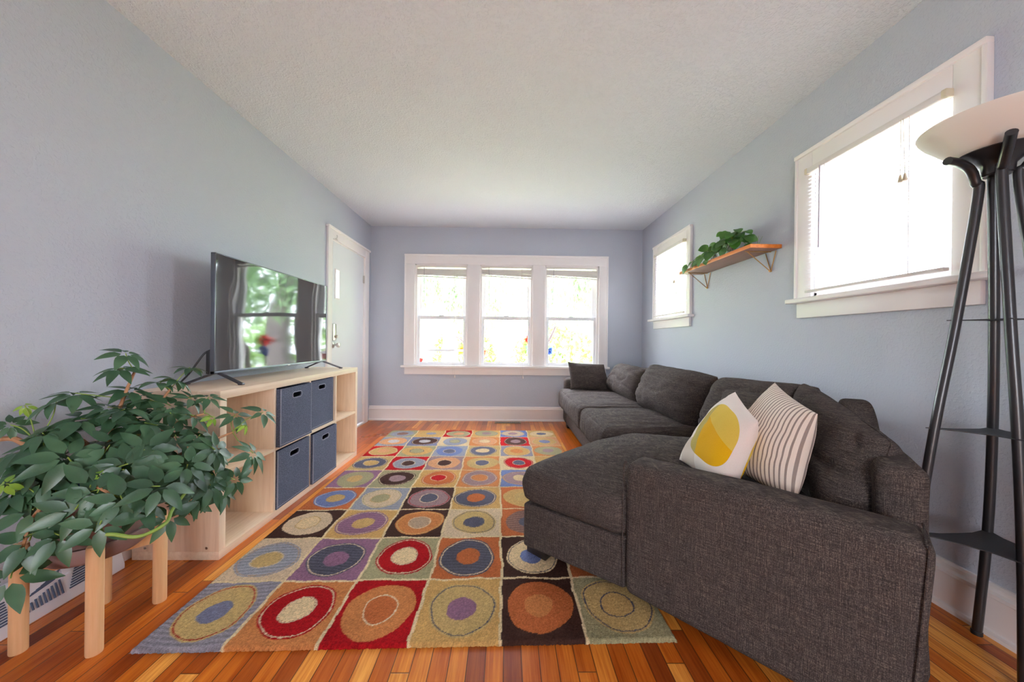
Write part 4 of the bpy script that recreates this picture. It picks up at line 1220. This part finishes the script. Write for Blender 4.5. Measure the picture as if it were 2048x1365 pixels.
for p, R, kind in ros:
    base = min(sp, key=lambda q: (q - p).length)
    out = (p - cent); out.z *= .6
    n = V((0, 0, .75)) + out.normalized() * .55 + V([rnd.uniform(-.4, .4) for _ in range(3)]) + V((.45, -.30, 0))
    if p.x < -1.58: n += V((.5, 0, 0))
    n.normalize()
    k = rnd.choice((7, 7, 8, 8, 9)) if kind == 0 else 6
    if kind == 0 and p.y > 1.56: k = 7
    lv.rosette(p, n, k, R, rnd, kind, droopbase=-.08 if kind == 0 else -.6)
    mid = base.lerp(p, .55) + V((0, 0, .02)) - n * .02
    pet.tube(spline([base, mid, p], 5), .0018, 5)
pet.build('petiole', 'stem', sch)['kind'] = 'stuff'
# keep every leaf on the room side of the wall and clear of the shelf unit
for v in lv.v:
    if v.x < XL + .012: v.x = XL + .012
lv.build('foliage', ['leaf', 'leafnew'], sch)
sch_f = None
bp = thing('ceramic_pot', 'small blue and white glazed pot tucked among the umbrella plant leaves', 'pot', (-1.395, 1.225, .456))
bp.location = (-1.405, 1.215, .4565)
MB().lathe((-1.405, 1.215, .4565), [(0, 0), (.036, 0), (.05, .03), (.056, .07), (.052, .10), (.055, .112), (.049, .112), (.046, .09), (0, .085)], 36).build('glazed_body', 'bluepot', bp, smooth=50)

# ------------------------------------------------------------------ shelf plant
def pothos(name, label, c, leafpos, jar, seed):
    r = thing(name, label, 'plant', c)
    rd = random.Random(seed)
    MB().lathe(c, jar, 32).build('glass_jar', 'vase', r, smooth=60)
    rt = MB()
    h = jar[-1][1] if False else max(q[1] for q in jar)
    rr = max(q[0] for q in jar)
    for k in range(22):
        a = rd.uniform(0, 6.28); q = rd.uniform(.2, .85) * rr
        x, y = math.cos(a) * q, math.sin(a) * q
        rt.tube(spline([(c[0] + x * .2, c[1] + y * .2, c[2] + h * .95), (c[0] + x * .7 + rd.uniform(-.006, .006), c[1] + y * .7, c[2] + h * .6), (c[0] + x, c[1] + y + rd.uniform(-.006, .006), c[2] + h * rd.uniform(.08, .3))], 4), .0009, 4)
    rt.build('roots', 'roots', r)
    L_ = Leaves(); st = MB()
    for (x, y, z, R) in leafpos:
        p = V((x, y, z)); top = V((c[0], c[1], c[2] + h))
        mid = top.lerp(p, .5) + V((0, 0, .03))
        st.tube(spline([V((c[0] + rd.uniform(-.01, .01), c[1], c[2] + h * .6)), top, mid, p], 5), .0018, 5)
        d = (p - top); d.z = d.z * .3 - .35 * d.length; d = d.normalized() + V((rd.uniform(-.5, .1), rd.uniform(-.4, .4), rd.uniform(-.5, .1)))
        L_.leaflet(p, d, V((-.6, -.6, .5)) + V([rd.uniform(-.45, .45) for _ in range(3)]), R, R * .84, rd.uniform(.2, .6), 0, heart=True, seg=7, fold=.15)
    for v in L_.v:
        if v.x > XR - .006: v.x = XR - .006
        if v.x > 1.515 and v.z < 1.642: v.z = 1.642
    L_.build('foliage', ['leafpothos'], r); st.build('stem', 'stem', r)
    return r
JZ = 1.639
rd = random.Random(4)
lp = [(1.60, 2.45, 1.80, .07), (1.59, 2.40, 1.765, .075), (1.56, 2.40, 1.72, .085), (1.58, 2.50, 1.775, .08), (1.55, 2.48, 1.74, .08), (1.62, 2.55, 1.78, .07), (1.58, 2.58, 1.75, .08), (1.55, 2.56, 1.71, .075), (1.64, 2.38, 1.74, .07), (1.62, 2.36, 1.78, .06), (1.57, 2.62, 1.755, .08), (1.60, 2.52, 1.80, .06)]
lp += [(1.60 + rd.uniform(-.06, .05), 2.48 + rd.uniform(-.12, .14), 1.74 + rd.uniform(-.05, .06), rd.uniform(.055, .085)) for _ in range(26)]
pothos('pothos_cutting', 'leafy green plant rooting in a clear glass jar near the middle of the wall shelf', (1.60, 2.47, JZ), lp, [(0, .002), (.030, .002), (.043, .02), (.046, .045), (.036, .068), (.030, .075), (.033, .082), (.031, .082), (.028, .075), (.034, .066), (.043, .045), (.040, .022), (.028, .006), (0, .006)], 5)
lp = [(1.57, 2.74, 1.72, .075), (1.56, 2.80, 1.70, .07), (1.55, 2.83, 1.67, .075), (1.53, 2.90, 1.685, .055), (1.56, 2.70, 1.755, .075), (1.58, 2.66, 1.74, .08), (1.53, 2.72, 1.68, .08), (1.52, 2.78, 1.665, .08), (1.60, 2.78, 1.75, .06), (1.51, 2.92, 1.66, .085), (1.53, 2.62, 1.70, .085), (1.59, 2.86, 1.73, .05), (1.53, 2.66, 1.66, .07)]
pothos('pothos_cutting', 'small trailing green cutting in a glass jar toward window end of the wall shelf', (1.60, 2.69, JZ), lp, [(0, .002), (.024, .002), (.028, .01), (.028, .055), (.020, .068), (.022, .076), (.020, .076), (.018, .068), (.025, .054), (.025, .012), (0, .006)], 9)
b_ = thing('bud_vase', 'tiny clear glass jar with a thin bare sprig at near end of wall shelf', 'vase', (1.64, 2.30, JZ))
MB().lathe((1.66, 2.30, JZ), [(0, .001), (.012, .001), (.014, .008), (.013, .02), (.008, .026), (.009, .03), (.007, .03), (.006, .026), (.011, .019), (.011, .006), (0, .004)], 20).build('glass_jar', 'vase', b_, smooth=60)
MB().tube(spline([(1.66, 2.30, JZ + .006), (1.655, 2.298, JZ + .05), (1.65, 2.285, JZ + .085)], 5), .0011, 5).tube(spline([(1.66, 2.30, JZ + .02), (1.662, 2.285, JZ + .05), (1.66, 2.262, JZ + .075)], 5), .0009, 5).build('sprig', 'stem', b_)

# ------------------------------------------------------------------ heat registers
rg = thing('baseboard_register', 'white slotted metal heat register on the floor behind the plant stand', 'heat register', (XL, 1.28, 0))
ya, yb = .96, 1.563
vs = [(XL + .0005, ya, 0), (XL + .062, ya, 0), (XL + .062, ya, .022), (XL + .022, ya, .150), (XL + .0005, ya, .158)]
vs += [(x, yb, z) for x, _, z in vs]
o = from_lists('register_body', vs, [(0, 1, 6, 5), (1, 2, 7, 6), (2, 3, 8, 7), (3, 4, 9, 8), (4, 0, 5, 9), (4, 3, 2, 1, 0), (5, 6, 7, 8, 9)], 'register', rg, smooth=20)
bv = o.modifiers.new('Bevel', 'BEVEL'); bv.width = .004; bv.segments = 3
A0, A1 = V((XL + .0625, 0, .030)), V((XL + .0235, 0, .146))
sd = (A1 - A0).normalized(); nn = V((sd.z, 0, -sd.x))
def face_pt(y, t, off=.0006): 
    p = A0.lerp(A1, t) + nn * off; return V((p.x, y, p.z))
mb = MB()
def slot(y0, t0, y1_, t1, w=.0028): mb.tube([face_pt(y0, t0, .0), face_pt((y0 + y1_) / 2, (t0 + t1) / 2, .0004), face_pt(y1_, t1, .0)], w, 6)
for yc in (1.10, 1.36):
    for k in range(9): slot(yc - .105 + k * .012, .10, yc - .105 + k * .012 + .0, .30 + .03 * k)
    for k in range(9): slot(yc + .012 + .010 * k * .4, .14 + .07 * k, yc + .11, .14 + .07 * k)
    for k in range(7): slot(yc - .10 + k * .014, .50 + .04 * k, yc - .02 + k * .004, .62 + .04 * k)
mb.build('slot_pattern', 'slot', rg)
MB().hexa([tuple(face_pt(1.36, .45, .001)), tuple(face_pt(1.385, .45, .001)), tuple(face_pt(1.385, .8, .001)), tuple(face_pt(1.36, .8, .001)), tuple(face_pt(1.36, .45, .006)), tuple(face_pt(1.385, .45, .006)), tuple(face_pt(1.385, .8, .006)), tuple(face_pt(1.36, .8, .006))], .0015).tube([face_pt(1.372, .6, .004), face_pt(1.372, .62, .022)], .004, 10).build('damper_lever', 'register', rg)
fv = thing('floor_register', 'small brass grille floor register below the front window', 'heat register', (.02, 4.34, 0))
box('frame', (-.140, 4.296, .0003), (.184, 4.392, .004), 'brassvent', fv, .001)
mb = MB()
for k in range(24): mb.box((-.125 + k * .0125, 4.308, .0035), (-.125 + k * .0125 + .006, 4.380, .0046))
mb.build('grille', 'slot', fv)

# ------------------------------------------------------------------ outdoors
struct(MB().box((-30, YF + WT + .02, -.75), (30, 6.8, -.70)).build('ground_1', 'bounceground'))  # unseen strip below the sill, bounces sunlight onto the ceiling
struct(MB().box((-30, 6.8, -.75), (30, 45, -.70)).build('ground_3', 'lawn'))
struct(MB().box((XR + WT + .02, -20, -.75), (30, YF + WT + .02, -.70)).build('ground_2', 'bounceground'))
def strands(lvs, rd, start, L, n, mi=0, size=.16):
    p = V(start)
    for k in range(n):
        q = p + V((rd.uniform(-.05, .05), rd.uniform(-.05, .05), -L * k / n))
        a = rd.uniform(0, 6.28)
        lvs.leaflet(q, V((math.cos(a) * .5, math.sin(a) * .5, -1)), V((math.sin(a), -math.cos(a), .1)), size * rd.uniform(.7, 1.4), size * .34, .2, mi, seg=3, fold=.1)
def weeping_tree(label, x, y, tr, h, nb, spread, seed, mat='needles', zlow=1.2, gap=None):
    rd = random.Random(seed)
    r = thing('weeping_tree', label, 'tree', (x, y, -.7))
    MB().tube(spline([(x, y, -.75), (x + .05, y, 1), (x - .05, y + .1, 3.2), (x, y + .1, h)], 6), [tr * (1.25 - .9 * i / 18) for i in range(19)], 16).build('trunk', 'bark', r)
    br = MB(); lf = Leaves()
    for b in range(nb):
        a = 6.28 * b / nb + rd.uniform(-.3, .3); z0 = rd.uniform(2.2, h - .4); R = spread * rd.uniform(.6, 1.05)
        P = spline([(x, y, z0), (x + math.cos(a) * R * .5, y + math.sin(a) * R * .5, z0 + .35), (x + math.cos(a) * R, y + math.sin(a) * R, z0 - .35)], 7)
        br.tube(P, [.05 - .04 * i / len(P) for i in range(len(P))], 7)
        for p in P[3:]:
            for _ in range(3):
                strands(lf, rd, p + V((rd.uniform(-.3, .3), rd.uniform(-.3, .3), .05)), rd.uniform(.8, max(1.0, z0 - zlow)), rd.randint(7, 12), size=rd.uniform(.14, .22))
    br.build('branch', 'bark', r)
    lf.build('foliage', [mat], r)
weeping_tree('large weeping conifer with thick grey trunk beyond the front window', 3.1, 9.6, .22, 5.2, 16, 3.4, 21)
weeping_tree('weeping conifer seen through the front window sash nearest the door', -1.9, 11.5, .26, 5.0, 14, 3.0, 22, zlow=1.5)
for i, (x, y, r_, lab) in enumerate(((-7.5, 17, 2.2, 'round sunny bush across the lawn, farthest toward the door side'), (-2.6, 22, 1.8, 'round sunny bush across the lawn behind the weeping conifer'), (2.6, 19, 2.0, 'broad sunny bush across the lawn opposite the middle sash'), (7.6, 18, 2.1, 'tall sunny bush across the lawn behind the grey trunk'), (13.5, 16, 2.4, 'broad sunny bush farthest toward the sofa side'), (6.8, 7.5, 1.5, 'low bush close outside beyond the corner of the house'))):
    rd = random.Random(50 + i); b = thing('garden_bush', lab, 'bush', (x, y, -.7)); lf = Leaves()
    for _ in range(900):
        d = V([rd.gauss(0, 1) for _ in range(3)]).normalized(); d.z = abs(d.z)
        p = V((x, y, -.5)) + V((d.x * r_ * 1.2, d.y * r_ * 1.0, d.z * r_ * 1.35)) * rd.uniform(.75, 1.05)
        lf.leaflet(p, V([rd.gauss(0, 1) for _ in range(3)]), V((0, 0, 1)), rd.uniform(.3, .55), .22, .3, 0, seg=3)
    lf.build('foliage', ['bush'], b)
    st = MB()
    for k in range(4): st.tube([(x + .1 * k - .15, y, -.72), (x + (k - 1.5) * r_ * .4, y + .1 * k, r_ * .8)], .05, 6)
    st.build('stem', 'bark', b)
# driftwood branches with yarn pompoms standing just outside the glass
def branch(pts, r0, r1, label, twigs=()):
    P = spline(pts, 6)
    mb = MB().tube(P, [r0 + (r1 - r0) * i / (len(P) - 1) for i in range(len(P))], 9)
    for t in twigs: mb.tube(spline(t, 5), [.009, .0085, .008, .0075, .007, .006, .0055, .005, .0045, .004, .003][:len(spline(t, 5))], 7)
    return tag(mb.build('driftwood_branch', 'driftwood'), label, 'branch')
branch([(.36, 5.0, -.70), (.47, 5.0, .30), (.545, 5.0, .80), (.57, 5.0, .965), (.64, 5.0, 1.10), (.69, 5.0, 1.225)], .035, .018, 'thick grey driftwood branch outside the window sash nearest the sofa', [[(.655, 5.0, 1.13), (.655, 5.0, 1.17), (.668, 5.0, 1.195)], [(.55, 5.0, .84), (.59, 4.99, .80), (.61, 4.99, .77)]])
branch([(-.55, 5.0, -.70), (-.57, 5.0, .40), (-.575, 5.0, .80), (-.60, 5.0, .95), (-.655, 5.0, 1.03), (-.73, 5.0, 1.068)], .030, .010, 'thin grey driftwood branch outside the window sash nearest the door', [[(-.66, 5.0, 1.03), (-.68, 5.0, 1.055), (-.70, 5.0, 1.075)]])
def pompom(c, r, mat, label, seed, n=260, sq=1.0):
    rd = random.Random(seed); L_ = Leaves()
    for _ in range(n):
        d = V([rd.gauss(0, 1) for _ in range(3)]).normalized()
        d.z *= sq
        L_.leaflet(V(c) + d * r * .15, d, V((.3, .2, .9)), r * rd.uniform(.75, 1.05), r * .13, rd.uniform(0, .5), 0, seg=3)
    o = L_.build('yarn_pompom', [mat], None)
    return tag(o, label, 'pompom')
pompom((.305, 4.95, 1.045), .075, 'red', 'fluffy red yarn pompom outside the middle window sash', 1, sq=.7)
pompom((.325, 4.95, .925), .060, 'blue', 'dark blue yarn tuft hanging just below the red pompom', 2, sq=1.3)
pompom((-.635, 4.99, .885), .075, 'orange', 'orange yarn pompom outside window sash nearest the door', 3, sq=.8)
pompom((-.335, 5.0, .845), .060, 'pink', 'dark pink yarn pompom low outside the middle window sash', 4)
pompom((.615, 4.98, .880), .060, 'blue', 'blue yarn pompom beside the thick driftwood branch', 5)
# stakes carrying the pompoms
tag(MB().tube(spline([(.36, 4.97, -.70), (.35, 4.96, .4), (.325, 4.952, .87), (.31, 4.95, 1.05)], 6), .008, 8).build('driftwood_branch', 'driftwood'), 'slender driftwood stake carrying the red and blue yarn tufts', 'branch')
tag(MB().tube(spline([(-.40, 5.02, -.70), (-.37, 5.01, .3), (-.34, 5.0, .84)], 6), .008, 8).build('driftwood_branch', 'driftwood'), 'slender driftwood stake carrying the dark pink pompom', 'branch')

# ------------------------------------------------------------------ light
W = bpy.data.worlds.new('World'); SC.world = W; W.use_nodes = True
nt = W.node_tree; nt.nodes.clear()
tc = nt.nodes.new('ShaderNodeTexCoord'); sx = nt.nodes.new('ShaderNodeSeparateXYZ'); rp = nt.nodes.new('ShaderNodeValToRGB')
bg = nt.nodes.new('ShaderNodeBackground'); ow = nt.nodes.new('ShaderNodeOutputWorld')
nt.links.new(tc.outputs['Generated'], sx.inputs[0]); nt.links.new(sx.outputs[2], rp.inputs[0])
cr = rp.color_ramp
def sky_stop(e, k): e.color = (.84 * k, .90 * k, 1.02 * k, 1)
cr.elements[0].position = 0; sky_stop(cr.elements[0], HORIZON)
cr.elements[1].position = 1; sky_stop(cr.elements[1], 1.0)
for p_, k_ in ((.22, HORIZON * 1.2), (.55, .9)):
    sky_stop(cr.elements.new(p_), k_)
nt.links.new(rp.outputs[0], bg.inputs[0]); bg.inputs[1].default_value = SKY
nt.links.new(bg.outputs[0], ow.inputs[0])

def light(name, typ, loc, rot, energy, col, **kw):
    d = bpy.data.lights.new(name, typ); d.energy = energy; d.color = col
    for k, v in kw.items(): setattr(d, k, v)
    o = bpy.data.objects.new(name, d); COL.objects.link(o); o.location = loc; o.rotation_euler = rot
    return o
light('sun', 'SUN', (0, -10, 20), (math.radians(38), 0, math.radians(14)), SUN, (1, .97, .92), angle=.01)
def portal(name, loc, rot, sx_, sy_):
    d = bpy.data.lights.new(name, 'AREA'); d.shape = 'RECTANGLE'; d.size = sx_; d.size_y = sy_
    o = bpy.data.objects.new(name, d); COL.objects.link(o); o.location = loc; o.rotation_euler = rot
    d.cycles.is_portal = True
    return o
for i, (a, b) in enumerate(FW):
    portal('window_portal', ((a + b) / 2, YF + WT + .005, (FZ[0] + FZ[1]) / 2), (math.radians(-90), 0, 0), b - a, FZ[1] - FZ[0])
for S in (S1, S2):
    portal('window_portal', (XR + WT + .005, (S[0] + S[1]) / 2, (S[2] + S[3]) / 2), (math.radians(90), 0, math.radians(90)), S[1] - S[0], S[3] - S[2])
portal('window_portal', (0, YB - WT - .005, (BACKWIN[2] + BACKWIN[3]) / 2), (math.radians(90), 0, 0), BACKWIN[1] - BACKWIN[0], BACKWIN[3] - BACKWIN[2])
# warm fill light added low behind the camera, with no fixture there
light('warm_fill_light', 'POINT', (.15, -1.6, .80), (0, 0, 0), WARM_FILL, (1, .90, .79), shadow_soft_size=.28)

# ------------------------------------------------------------------ camera
cam = bpy.data.cameras.new('camera'); co = bpy.data.objects.new('camera', cam); COL.objects.link(co)
F, PITCH, YAW, ROLL, CH = 701.27, 0.0, .014866, .010465, 1.0134
cam.sensor_fit = 'HORIZONTAL'; cam.sensor_width = 36; cam.lens = F * 36 / 2048; cam.clip_start = .02; cam.clip_end = 300
fw = V((math.sin(YAW), math.cos(YAW), 0)); rt = V((math.cos(YAW), -math.sin(YAW), 0)); up = rt.cross(fw)
r2 = rt * math.cos(ROLL) + up * math.sin(ROLL); u2 = up * math.cos(ROLL) - rt * math.sin(ROLL)
m = Matrix((r2, u2, -fw)).transposed().to_4x4(); m.translation = (0, 0, CH)
co.matrix_world = m
SC.camera = co

vs_ = SC.view_settings
SC.display_settings.display_device = 'sRGB'
vs_.view_transform = 'Standard'; vs_.look = 'None'; vs_.gamma = 1; vs_.use_curve_mapping = False; vs_.exposure = EXPO
cy = SC.cycles
cy.max_bounces = 14; cy.diffuse_bounces = 8; cy.glossy_bounces = 5; cy.transmission_bounces = 8; cy.transparent_max_bounces = 16
cy.sample_clamp_indirect = 6; cy.sample_clamp_direct = 2.6; cy.caustics_reflective = False; cy.caustics_refractive = False
cy.use_denoising = True
